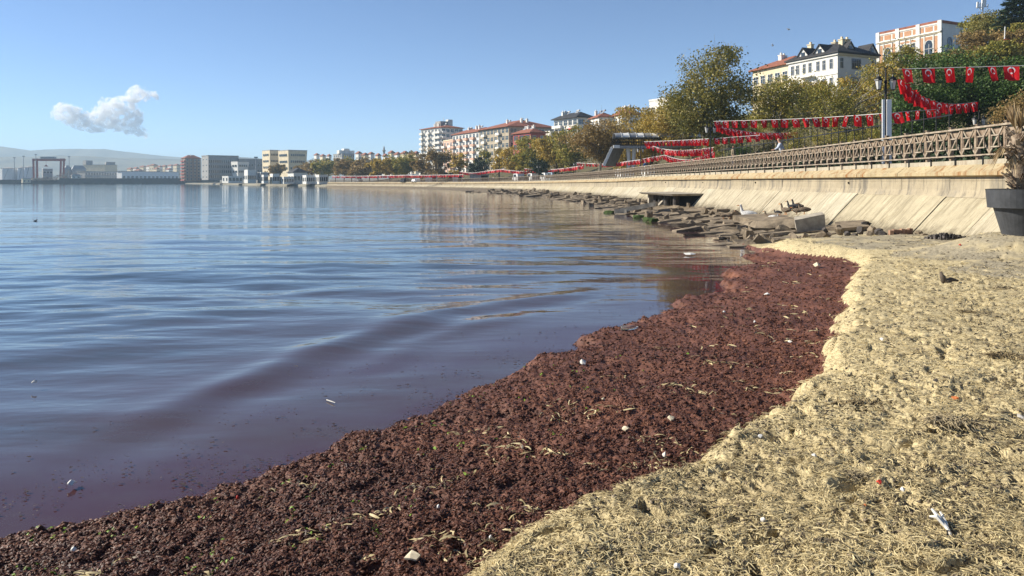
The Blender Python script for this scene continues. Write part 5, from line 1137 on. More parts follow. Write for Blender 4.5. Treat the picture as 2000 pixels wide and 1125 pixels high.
garland('sagging red flags from the second lamp across to the lamp behind the leaning man', [(1396, 240, 58), (1425, 251, 62), (1470, 258, 66), (1515, 260, 70), (1558, 257, 75)], 22, .6, .7, 1.1, s=5)
garland('red flag row from the third lamp to the second lamp', [(1258, 277, 92), (1330, 274, 74), (1384, 271, 58.5)], 15, .8, .1, 1.0, s=6)
garland('red flag row right of the second lamp at lantern height', [(1392, 271, 58), (1430, 268, 57), (1484, 264, 55)], 6, .8, .1, .85, s=16)
garland('first sagging red flags hanging from the third lamp', [(1260, 278, 92), (1280, 287, 90), (1310, 293, 86), (1350, 293, 76), (1394, 288, 66)], 24, .6, .5, 1.15, s=7)
garland('lowest sagging red flags above the railing by the second lamp', [(1298, 303, 74), (1325, 311, 72), (1355, 311, 69), (1393, 296, 66)], 26, .6, .5, .95, s=8)
garland('red flags in front of the footbridge stairs', [(1126, 318, 150), (1180, 320, 126), (1252, 312, 93)], 22, .7, .2, 1.0, s=9)
garland('red flags right of the third lamp near the man in blue', [(1253, 311, 92), (1280, 306, 90), (1300, 303, 88)], 6, .7, .2, .95, s=10)
garland('dense red flags over the parked vans', [(1024, 329, 185), (1060, 332, 178), (1100, 329, 165), (1140, 323, 150)], 34, .5, .3, 1.25, s=11)
garland('dense red flags sagging left of the parked vans', [(980, 331, 196), (1015, 334.5, 190), (1060, 335, 185), (1085, 331, 175)], 34, .5, .3, 1.25, s=12)
garland('sagging red flags over the grey kiosk', [(898, 335, 222), (920, 338, 218), (945, 335, 212), (985, 330, 200)], 30, .5, .3, 1.25, s=13)
garland('far red flag row below the round tower', [(800, 343, 250), (850, 342, 235), (905, 341, 222)], 34, .5, .2, 1.35, s=14)
garland('farthest red flag row at the end of the sea wall', [(648, 344, 335), (700, 344, 310), (755, 343, 285), (805, 342, 258)], 52, .4, .2, 1.6, s=15)
fl = thing('flagpole', 'white flagpole with a drooping red flag on the hillside', 'flagpole', P(1960, 112, 96)); mb = MB(); mb.tube([P(1960, 125, 96), P(1963, 52, 96)], [.09, .05], 6); mb.build('pole', M_plas, fl)
o = link('flag', FLN[1], P(1966, 76, 95.9), fl); o.scale = (1.7, 1.7, 4.0)
# ------------------------------------------------------------------ footbridge
fb = thing('footbridge', 'grey steel footbridge with a ribbed barrel roof and stairs', 'footbridge', P(1232, 330, 112)); Yb = 112
def bx(px0, px1, y0, y1, d0, d1): a = P(px0, y1, Yb); c = P(px1, y0, Yb); return (a.x, c.x, Yb + d0, Yb + d1, a.z, c.z)
mb = MB(); mb.box(*bx(1196, 1395, 285.5, 290, -1.4, 1.4)); mb.build('deck', M_steel, fb)
mb = MB(); mb.box(*bx(1195, 1207, 284.5, 290.2, -1.9, -1.401)); mb.build('deck_end', M_wsteel, fb)
for sd in (-1.3, 1.3):
    mb = MB()
    for yy in (270.5, 277.5, 283.5): mb.beam(P(1200, yy, Yb) + Vector((0, sd, 0)), P(1395, yy, Yb) + Vector((0, sd, 0)), .08, .10)
    mb.build('handrail', M_black, fb)
    for k in range(20):
        mb = MB(); a = P(1200 + k * 10, 284.8, Yb); c = P(1200 + k * 10, 270.5, Yb); mb.beam(a + Vector((0, sd, 0)), c + Vector((0, sd, 0)), .07, .07); c2 = P(1210 + k * 10, 284.8, Yb); mb.beam(c + Vector((0, sd, 0)), c2 + Vector((0, sd, 0)), .05, .05); mb.build('truss_bar', M_black, fb)
for k in range(14):
    mb = MB(); a = P(1199 + k * 14, 270, Yb); b_ = P(1199 + k * 14 + 13.6, 270, Yb); ring0 = []; ring1 = []
    for q, th in [(1.0, t_) for t_ in np.linspace(0, math.pi, 9)] + [(.93, t_) for t_ in np.linspace(math.pi, 0, 9)]:
        dy, dz = 1.75 * q * math.cos(th), .72 * q * math.sin(th)
        ring0.append((a.x, Yb + dy, a.z + .05 + dz)); ring1.append((b_.x - .12, Yb + dy, a.z + .05 + dz * 1.04))
    mb.hexa(ring0, ring1); mb.build('roof_panel', M_wsteel if k % 2 else M_steel, fb)
    mb = MB(); mb.tube([(b_.x - .06, Yb + 1.75 * math.cos(t_), a.z + .05 + .80 * math.sin(t_)) for t_ in np.linspace(0, math.pi, 9)], .05, 4); mb.build('roof_rib', M_steel, fb)
mb = MB()
for px in (1228, 1237.5): mb.tube([P(px - 1, 332, Yb), P(px, 312, Yb), P(px - (1 if px < 1230 else -1.5), 290, Yb)], [.30, .26, .36], 8)
mb.build('column', M_wsteel, fb)
mb = MB(); a0 = P(1196, 290, Yb - 1.4); a1 = P(1219, 290, Yb + 1.2); e0 = P(1180, 325, Yb - 1.4); e1 = P(1203, 325, Yb + 1.2)
mb.hexa([e0, e1, a1, a0], [q + Vector((0, .1, .35)) for q in (e0, e1, a1, a0)]); mb.build('stair_flight', mat('stair_steel', (.16, .16, .15), .7), fb)
mb = MB(); mb.beam(a0 + Vector((-.1, -.2, .1)), e0 + Vector((-.1, -.2, .1)), .2, .4); mb.build('stringer', M_wsteel, fb)
mb = MB(); mb.beam(a0 + Vector((0, -.2, 1.2)), e0 + Vector((0, -.2, 1.2)), .07, .07)
for k in range(7): q = a0.lerp(e0, k / 6); mb.beam(q + Vector((0, -.2, .2)), q + Vector((0, -.2, 1.2)), .05, .05)
mb.build('stair_rail', M_black, fb)
# ------------------------------------------------------------------ kiosks and vans
def van(label, px, Y, col, ln=4.8, h=2.1, boxy=True):
    p = P(px, 0, Y); z0 = ground_z(p.x, p.y) ; s, d = near_path(p.x, p.y); u = ptan(s); a = math.atan2(u.y, u.x); r = thing('parked_van' if boxy else 'parked_car', label, 'van' if boxy else 'car', (p.x, p.y, z0), 'vehicles parked behind the promenade')
    r.rotation_euler = (0, 0, a)
    prof = [(-ln / 2, .35), (ln / 2, .35), (ln / 2, .95), (ln / 2 - .75, 1.15), (ln / 2 - 1.35, h), (-ln / 2 + (.05 if boxy else .6), h), (-ln / 2, 1.1)]
    def pc(mb, nm, m): o = bpy.data.objects.new(nm, mb.mesh(nm, m, (0, 0, 0))); COL.objects.link(o); o.parent = r
    mb = MB(); mb.hexa([(x, -.9, z) for x, z in prof], [(x, .9, z) for x, z in prof]); pc(mb, 'body', col)
    mb = MB()
    for sg in (-.903, .903): mb.hexa([(-ln * .3, sg, 1.2), (ln / 2 - 1.0, sg, 1.2), (ln / 2 - 1.45, sg, h - .15), (-ln * .3, sg, h - .15)], [(-ln * .3, sg * 1.01, 1.2), (ln / 2 - 1.0, sg * 1.01, 1.2), (ln / 2 - 1.45, sg * 1.01, h - .15), (-ln * .3, sg * 1.01, h - .15)])
    mb.hexa([(ln / 2 - .72, -.8, 1.17), (ln / 2 - .72, .8, 1.17), (ln / 2 - 1.30, .75, h - .1), (ln / 2 - 1.30, -.75, h - .1)], [(ln / 2 - .68, -.8, 1.2), (ln / 2 - .68, .8, 1.2), (ln / 2 - 1.26, .75, h - .07), (ln / 2 - 1.26, -.75, h - .07)]); pc(mb, 'window', M_glass)
    for x in (-ln / 2 + .85, ln / 2 - .85):
        for sg in (-.86, .86):
            mb = MB(); mb.tube([(x, sg - .1, .34), (x, sg + .1, .34)], .34, 10); pc(mb, 'wheel', M_black)
for lab, px, Y, m, bx_ in (('white van parked under the dense red flags', 1012, 188, M_plas, True), ('white van parked right of its twin under the flags', 1040, 182, M_plas, True), ('dark car parked between the vans under the flags', 1026, 184, M_black, False), ('white van parked left of the person in the yellow vest', 1066, 174, M_plas, True), ('pale blue van beside the person in the yellow vest', 1080, 168, mat('blue_paint', (.25, .35, .42), .4), True), ('white car parked under the yellow tree on the far promenade', 812, 262, M_plas, False), ('dark car parked left of the white car on the far promenade', 790, 272, M_black, False), ('silver car parked farthest along the sea wall', 700, 318, M_steel, False), ('white car seen through the railing near the footbridge column', 1218, 104, M_plas, False), ('white car parked at the foot of the stairs', 1272, 88, M_plas, False)):
    van(lab, px, Y, m, 4.8 if bx_ else 4.2, 2.1 if bx_ else 1.5, bx_)
for lab, px, Y, w, m in (('grey kiosk with a dark front under the sagging flags', 936, 216, 5.5, M_steel), ('white kiosk beside the hedge on the far promenade', 893, 232, 3.0, M_white), ('white kiosk under the brown trees on the far promenade', 842, 256, 4.0, M_white)):
    p = P(px, 0, Y); z = ground_z(p.x, p.y); k_ = thing('kiosk', lab, 'kiosk', (p.x, p.y, z)); mb = MB(); mb.box(p.x - w / 2, p.x + w / 2, Y, Y + 3, z, z + 2.3); mb.build('wall', m, k_); mb = MB(); mb.box(p.x - w / 2 - .3, p.x + w / 2 + .3, Y - .6, Y + 3.2, z + 2.302, z + 2.45); mb.build('roof', M_grey, k_); mb = MB(); mb.box(p.x + w * .1, p.x + w * .45, Y - .03, Y - .003, z + .1, z + 2.0); mb.build('door', M_dark, k_)
# ------------------------------------------------------------------ skinned figures
def skin(name, vs, es, rs, m, parent, lvl=1):
    me = bpy.data.meshes.new(name); me.from_pydata([Vector(v) for v in vs], es, []); o = bpy.data.objects.new(name, me); COL.objects.link(o)
    md = o.modifiers.new('s', 'SKIN'); sv = me.skin_vertices[0].data
    for i, r in enumerate(rs):
        sv[i].radius = (r, r) if not isinstance(r, tuple) else r
    sv[0].use_root = True; md.use_smooth_shade = True
    sb = o.modifiers.new('d', 'SUBSURF'); sb.levels = lvl; sb.render_levels = lvl
    dg = bpy.context.evaluated_depsgraph_get(); nm = bpy.data.meshes.new_from_object(o.evaluated_get(dg)); bpy.data.objects.remove(o); bpy.data.meshes.remove(me)
    nm.name = name; nm.materials.clear(); nm.materials.append(m); nm.polygons.foreach_set('use_smooth', [True] * len(nm.polygons)); nm.update()
    q = bpy.data.objects.new(name, nm); COL.objects.link(q)
    if parent is not None: q.parent = parent
    return q
M_skin = mat('skin_tone', (.46, .27, .18), .6, .1, 8)
def person(label, x, y, z, rz, shirt, trousers, hair, h=1.75, lean=.0, arms='down'):
    r = thing('person', label, 'person', (x, y, z)); r.rotation_euler = (0, 0, rz); k = h / 1.75
    def S(L_): return [(a * k, b_ * k, c * k) for a, b_, c in L_]
    f = lean
    V = [(0, 0, .93), (0, .02 + f * .3, 1.15), (0, .03 + f * .7, 1.38), (0, .03 + f, 1.52), (0, .05 + f * 1.1, 1.62), (0, .05 + f * 1.15, 1.72)]
    E = [(0, 1), (1, 2), (2, 3), (3, 4), (4, 5)]; R_ = [.13, .125, .13, .055, .09, .07]
    for sg in (-1, 1):
        i = len(V)
        if arms == 'rail': A = [(sg * .19, .03 + f * .8, 1.40), (sg * .24, .12 + f, 1.16), (sg * .20, .36 + f, 1.08), (sg * .19, .45 + f, 1.08)]
        else: A = [(sg * .19, .03 + f * .8, 1.40), (sg * .25, .0 + f * .5, 1.13), (sg * .26, .06 + f * .5, .90), (sg * .26, .08 + f * .5, .80)]
        V += A; E += [(2, i), (i, i + 1), (i + 1, i + 2), (i + 2, i + 3)]; R_ += [.06, .047, .036, .03]
        i = len(V); V += [(sg * .10, 0, .86), (sg * .11, .02, .48), (sg * .11, -.02, .08), (sg * .12, .13, .03)]; E += [(0, i), (i, i + 1), (i + 1, i + 2), (i + 2, i + 3)]; R_ += [.09, .062, .045, .035]
    skin('body', S(V), E, [q * k for q in R_], M_skin, r)
    V2 = [(0, .02 + f * .3, 1.12), (0, 0, .92), (0, .03 + f * .7, 1.36), (0, .03 + f * .9, 1.47)]; E2 = [(0, 1), (0, 2), (2, 3)]; R2 = [.155, .155, .16, .085]
    for sg in (-1, 1):
        i = len(V2); V2 += ([(sg * .19, .03 + f * .8, 1.41), (sg * .24, .11 + f, 1.18), (sg * .21, .30 + f, 1.09)] if arms == 'rail' else [(sg * .19, .03 + f * .8, 1.41), (sg * .25, .0 + f * .5, 1.13), (sg * .26, .05 + f * .5, .93)]); E2 += [(2, i), (i, i + 1), (i + 1, i + 2)]; R2 += [.08, .066, .052]
    skin('shirt', S(V2), E2, [q * k for q in R2], shirt, r)
    V3 = [(0, 0, .93), (0, 0, 1.0)]; E3 = [(0, 1)]; R3 = [.145, .14]
    for sg in (-1, 1): i = len(V3); V3 += [(sg * .10, 0, .84), (sg * .11, .02, .48), (sg * .11, -.02, .09)]; E3 += [(0, i), (i, i + 1), (i + 1, i + 2)]; R3 += [.105, .078, .065]
    skin('trousers', S(V3), E3, [q * k for q in R3], trousers, r)
    if hair is not None: skin('hair', S([(0, .02 + f * 1.15, 1.69), (0, .05 + f * 1.15, 1.76)]), [(0, 1)], [.095 * k, .075 * k], hair, r)
    return r
MC = lambda n_, c: mat('cloth_' + n_, c, .9, .15, 6)
p = pw(s_of_y(41.5)); person('bald man in a pale grey shirt leaning on the railing', p.x + .62, p.y, PROM + .16, 1.35, MC('grey', (.42, .46, .52)), MC('dark', (.05, .05, .06)), None, 1.80, .16, 'rail')
p = pw(s_of_y(79)); person('man in a blue jacket standing behind the railing', p.x + .6, p.y, PROM + .05, .9, MC('blue', (.06, .14, .30)), MC('dark', (.05, .05, .06)), M_black, 1.78, .10, 'rail')
for lab, px, Y, c, hz in (('person in a bright yellow vest beside the vans', 1107, 160, M_haz, M_black), ('person in a dark coat on the promenade left of the half bare tree', 1126, 148, MC('dark', (.05, .05, .06)), M_black), ('person in mottled clothes among the shrubs left of the leaning man', 1431, 58, MC('mottled', (.22, .18, .12)), M_black), ('person in a white top near the footbridge column', 1150, 138, MC('pale', (.6, .58, .54)), M_black), ('person in a light shirt walking on the far promenade', 964, 212, MC('light', (.5, .45, .4)), M_black)):
    q = P(px, 0, Y); person(lab, q.x, q.y, ground_z(q.x, q.y) + (.6 if Y == 58 else 0), px, c, MC('denim', (.06, .07, .10)), hz)
# ------------------------------------------------------------------ ducks
M_dk = mat('duck_brown', (.12, .085, .055), .8, .6, 30, col2=(.25, .19, .13)); M_dkd = mat('duck_dark', (.035, .035, .04), .7, .4, 20); M_gs = mat('goose_feather', (.50, .49, .47), .85, .25, 14, col2=(.72, .71, .68)); M_or = mat('orange_leg', (.65, .22, .04), .6); M_mal = mat('dark_head', (.02, .035, .03), .4)
def duck(label, px, py, Y, rz, sc, body, head, group, pose=0, name='duck', neck=1.0):
    q = P(px, py, Y); r = thing(name, label, name, (q.x, q.y, q.z), group); r.rotation_euler = (0, 0, rz); k = sc
    up = [.0, -.10, .015][pose]; nk = neck
    V = [(-.24, 0, .17), (-.14, 0, .165), (0, 0, .16), (.11, 0, .175), (.16, 0, .22), (.175 + up * .2, 0, .26 + .06 * nk + up), (.19 + up * .3, 0, .30 + .08 * nk + up), (.225 + up * .3, 0, .30 + .08 * nk + up)]
    b_ = skin('body', [(a * k, c * k, d * k) for a, c, d in V], [(i, i + 1) for i in range(7)], [(.03 * k, .025 * k), (.095 * k, .08 * k), (.125 * k, .11 * k), (.105 * k, .10 * k), (.05 * k, .05 * k), (.032 * k, .032 * k), (.042 * k, .040 * k), (.028 * k, .028 * k)], body, r)
    hd = V[6]
    skin('head_feathers', [((hd[0] - .01) * k, 0, (hd[2] - .02) * k), ((hd[0] + .015) * k, 0, hd[2] * k)], [(0, 1)], [.044 * k, .046 * k], head, r)
    def ch(mb, nm, m): o = bpy.data.objects.new(nm, mb.mesh(nm, m, (0, 0, 0))); COL.objects.link(o); o.parent = r
    mb = MB(); x, z = hd[0] + .03, hd[2]; mb.hexa([(x * k, -.016 * k, (z - .015) * k), (x * k, .016 * k, (z - .015) * k), (x * k, .016 * k, (z + .012) * k), (x * k, -.016 * k, (z + .012) * k)], [((x + .075) * k, -.02 * k, (z - .022) * k), ((x + .075) * k, .02 * k, (z - .022) * k), ((x + .075) * k, .02 * k, (z - .012) * k), ((x + .075) * k, -.02 * k, (z - .012) * k)]); ch(mb, 'bill', M_or)
    for sg in (-1, 1):
        mb = MB(); mb.hexa([(-.20 * k, sg * .05 * k, .20 * k), (-.02 * k, sg * .098 * k, .11 * k), (.09 * k, sg * .085 * k, .15 * k), (.07 * k, sg * .07 * k, .215 * k)], [(-.21 * k, sg * .06 * k, .20 * k), (-.02 * k, sg * .112 * k, .11 * k), (.09 * k, sg * .099 * k, .15 * k), (.07 * k, sg * .08 * k, .22 * k)]); ch(mb, 'wing', head if body is M_dk else M_dk if body is not M_gs else M_gs)
        mb = MB(); mb.tube([(0, sg * .045 * k, .10 * k), (.0, sg * .045 * k, .01 * k)], .012 * k, 5); mb.hexa([(-.01 * k, sg * .03 * k, .0), (.06 * k, sg * .02 * k, 0), (.06 * k, sg * .075 * k, 0), (-.01 * k, sg * .06 * k, 0)], [(-.01 * k, sg * .03 * k, .012 * k), (.06 * k, sg * .02 * k, .008 * k), (.06 * k, sg * .075 * k, .008 * k), (-.01 * k, sg * .06 * k, .012 * k)]); ch(mb, 'leg', M_or)
DG = 'ducks resting below the sea wall'
duck('large pale goose with dark nape standing on the slabs', 1462, 431, 33, 2.7, 1.75, M_gs, M_dk, None, 0, 'goose', 1.15)
for lab, px, py, Y, rz, sc, bd, hd, ps in (
    ('small brown duck at the left end of the ducks', 1413, 427, 34, 2.9, .8, M_dk, M_dk, 1), ('brown duck just left of the goose', 1424, 427, 34, -.4, .95, M_dk, M_dkd, 0), ('brown duck crouching right behind the goose tail', 1479, 432, 32.5, .3, .95, M_dk, M_dk, 1),
    ('duck with dark head between goose and big block', 1503, 430, 32, 2.6, 1.0, M_dk, M_mal, 0), ('grey bodied duck preening beside the dark headed one', 1511, 432, 31.8, -.5, 1.05, M_gs, M_dkd, 1), ('dark duck lying behind the resting slab', 1519, 421, 33.5, 2.6, .9, M_dkd, M_dkd, 1),
    ('brown duck standing left on the resting slab', 1535, 419, 30.6, 2.2, 1.15, M_dk, M_dk, 0), ('dark duck with raised head at the back of the slab', 1548, 412, 31.5, 2.7, 1.05, M_dkd, M_mal, 2), ('tallest dark duck at the very back of the slab', 1558, 411, 31.8, 2.5, 1.15, M_dkd, M_mal, 2), ('brown duck in the middle front of the slab', 1556, 419, 30.4, 2.4, 1.05, M_dk, M_dk, 1), ('brown duck at the right end of the slab tail raised', 1571, 418, 30.2, 2.8, 1.15, M_dk, M_dk, 0)):
    duck(lab, px, py, Y, rz, sc, bd, hd, DG, ps)
for lab, px, py, rz in (('dark small duck floating close to the rocks', 1429, 477, 2.5), ('dark bird dot floating far out on the left water', 69, 432, .4)):
    g_ = G(px, py, 0); r_ = (g_.y / 26) ** .15 * (.45 if g_.y > 35 else .8); r = thing('floating_duck', lab, 'duck', g_); r.rotation_euler = (0, 0, rz)
    skin('body', [(-.2 * r_, 0, .03 * r_), (0, 0, .05 * r_), (.12 * r_, 0, .08 * r_), (.15 * r_, 0, .2 * r_), (.22 * r_, 0, .2 * r_)], [(0, 1), (1, 2), (2, 3), (3, 4)], [.03 * r_, .09 * r_, .07 * r_, .04 * r_, .02 * r_], M_dkd, r)
def gull(label, px, py, Y, span, roll):
    q = P(px, py, Y); r = thing('gull', label, 'gull', q); r.rotation_euler = (roll, .1, .3)
    skin('body', [(-.25, 0, 0), (0, 0, 0), (.22, 0, .03), (.33, 0, .03)], [(0, 1), (1, 2), (2, 3)], [.03, .09, .06, .02], M_gs, r)
    for sg in (-1, 1):
        mb = MB(); mb.hexa([(.1, sg * .05, .02), (-.12, sg * .05, .02), (-.14, sg * span * .5, .16), (.08, sg * span * .5, .16)], [(.1, sg * .05, .05), (-.12, sg * .05, .05), (-.14, sg * span * .5, .18), (.08, sg * span * .5, .18)]); mb.hexa([(.08, sg * span * .501, .16), (-.14, sg * span * .501, .16), (-.24, sg * span, .05)], [(.08, sg * span * .501, .18), (-.14, sg * span * .501, .18), (-.24, sg * span, .06)])
        o = bpy.data.objects.new('wing', mb.mesh('wing', M_gs, (0, 0, 0))); COL.objects.link(o); o.parent = r
gull('gull gliding high above the white house', 1540, 58, 120, .42, .3); gull('darker gull flying left of the other gull', 1509, 89, 130, .40, 1.0)
# ------------------------------------------------------------------ potted palm
px_ = G(1998, 462, 1.0); Y = 16.5; c = P(1998, 462, Y); pt = thing('plant_pot', 'big dark grey plastic plant pot on the sand mound', 'plant pot', (c.x, c.y, c.z - .05))
M_pot = mat('pot_plastic', (.05, .053, .058), .55, .25, 5, .15, 40)
mb = MB(); mb.lathe((c.x, c.y, c.z - .06), [(.37, 0), (.38, .02), (.585, .775)], 40); mb.build('pot_body', M_pot, pt)
mb = MB(); mb.lathe((c.x, c.y, c.z - .06), [(.60, .776), (.675, .70), (.71, 1.10), (.72, 1.115), (.66, 1.12), (.64, 1.02)], 40); mb.build('pot_rim', M_pot, pt)
mb = MB(); mb.lathe((c.x, c.y, c.z + .90), [(.645, 0), (.3, .05), (.01, .06)], 24); mb.build('pot_soil', M_soil, pt)
pl = thing('dead_palm', 'withered brown palm with shaggy trunk standing in the grey pot', 'palm', (c.x, c.y, c.z + .95)); bx0 = c + Vector((-.05, 0, .94))
M_ptr = mat('palm_trunk', (.17, .11, .07), .95, .4, 7, .8, 30, col2=(.36, .29, .21)); M_frd = leaf_mat('dry_frond', [(.10, .06, .03), (.24, .16, .08), (.42, .31, .17), (.5, .4, .24)], .15)
mb = MB(); mb.tube([bx0, bx0 + Vector((-.02, 0, .5)), bx0 + Vector((-.03, 0, 1.0)), bx0 + Vector((-.06, 0, 1.35))], [.17, .16, .17, .13], 12); mb.build('trunk', M_ptr, pl, True)
rp = random.Random(3); stub = MB()
for k in range(120):
    z = rp.uniform(.02, 1.35); a = rp.uniform(0, 6.28); o0 = bx0 + Vector((math.cos(a) * .15 - .02, math.sin(a) * .15, z)); dr_ = Vector((math.cos(a), math.sin(a), rp.uniform(.4, 1.4))).normalized(); L_ = rp.uniform(.12, .28); sd = Vector((-math.sin(a), math.cos(a), 0)) * rp.uniform(.025, .05)
    e = o0 + dr_ * L_; nn = dr_.cross(sd).normalized() * .012
    stub.hexa([o0 - sd - nn, o0 + sd - nn, o0 + sd + nn, o0 - sd + nn], [e - sd * .5 - nn, e + sd * .5 - nn, e + sd * .5 + nn, e - sd * .5 + nn])
o = stub.build('leaf_stub', M_ptr, pl); o['kind'] = 'stuff'
def frond(org, dirv, ln, spread, n, droop):
    mb = MB(); dirv = Vector(dirv).normalized(); st_e = org + dirv * ln * .35; mb.tube([org, st_e], [.014, .010], 4)
    sd = dirv.cross(Vector((0, 0, 1))); sd = sd.normalized() if sd.length > .1 else Vector((1, 0, 0)); up = sd.cross(dirv)
    for k in range(n):
        a = (k / (n - 1) - .5) * 2 * spread + rp.uniform(-.05, .05); d = (dirv * math.cos(a) + sd * math.sin(a) + up * rp.uniform(-.2, .2)).normalized(); l2 = ln * .7 * rp.uniform(.7, 1.1)
        p0 = st_e; p1 = p0 + d * l2 * .55; p2 = p0 + d * l2 + Vector((0, 0, -droop * l2 * rp.uniform(.5, 1.2))); w = .016
        q = d.cross(Vector((rp.uniform(-1, 1), rp.uniform(-1, 1), .3))).normalized() * w
        mb.add([p0 - q * .3, p0 + q * .3, p1 + q, p1 - q, p2], [(0, 1, 2, 3), (3, 2, 4)])
    me = mb.mesh('frond', M_frd, ORG[pl.name]); o = link('frond', me, ORG[pl.name], pl); return o
ct = bx0 + Vector((-.06, 0, 1.30))
for dv, ln, sp, n, dp in (((-.12, .1, 1), .82, .45, 26, 0), ((-.32, -.1, 1), .72, .4, 20, .05), ((.18, .1, 1), .8, .5, 24, 0), ((.5, 0, .8), .8, .5, 20, .2), ((0, -.4, 1), .66, .5, 20, .05), ((-1, -.3, -.15), .75, .35, 18, .55), ((-.9, .3, -.4), .6, .35, 14, .6), ((.9, .2, .2), .8, .5, 18, .5), ((-.7, -.5, -.8), .65, .3, 14, .4), ((.6, -.6, -.7), .7, .3, 14, .4)):
    frond(ct - Vector((0, 0, rp.uniform(.0, .2) if dv[2] > 0 else .25)), dv, ln, sp, n, dp)
# ------------------------------------------------------------------ litter and bits
def onbeach(px, py):
    p, _, _ = surf(np.array([float(px)]), np.array([float(py)])); return Vector(p[0])
def fit(px, py):        # the height-field point seen at a pixel
    q = np.arange(py - 60, py + 61, 1.0); p, _, _ = surf(np.full(len(q), float(px)), q); sy = HZ + (CH - p[:, 2]) * F / p[:, 1]; i = int(np.abs(sy - py).argmin()); return Vector(p[i])
def scrap(name, label, cat, px, py, w, h, m, seed, water=False, curl=.35, thick=.008, rise=.02):
    p = G(px, py, .015) if water else fit(px, py); k = p.y / F; w *= k * .75; h *= k * .75; r = random.Random(seed); mb = MB()
    n = 7; ring = []
    for i in range(n):
        a = 2 * math.pi * i / n; q = r.uniform(.65, 1.0); ring.append(Vector((math.cos(a) * w / 2 * q, math.sin(a) * w * .6 * q, 0)))
    top = [p + v + Vector((0, 0, rise + h * r.uniform(0, 1) * (curl + .3))) for v in ring]; bot = [v - Vector((0, 0, thick)) for v in top]
    c0 = p + Vector((r.uniform(-.2, .2) * w, 0, rise + h * .9)); c1 = c0 - Vector((0, 0, thick))
    vs = top + bot + [c0, c1]; fs = []
    for i in range(n): j = (i + 1) % n; fs += [(i, j, 2 * n), (n + j, n + i, 2 * n + 1), (i, n + i, n + j, j)]
    mb.add(vs, fs); return tag(mb.build(name, m), label, cat)
M_sty = mat('styrofoam', (.66, .63, .56), .9, .06, 20); M_plas = mat('dull_litter', (.62, .61, .57), .6, .1, 20); M_sc = mat('cream_scrap', (.60, .52, .36), .8, .2, 20); M_rs = mat('red_scrap', (.55, .05, .03), .6, .1, 20); M_os = mat('orange_scrap', (.5, .16, .05), .7); M_gw = mat('grey_drift', (.36, .34, .31), .8, .3, 20)
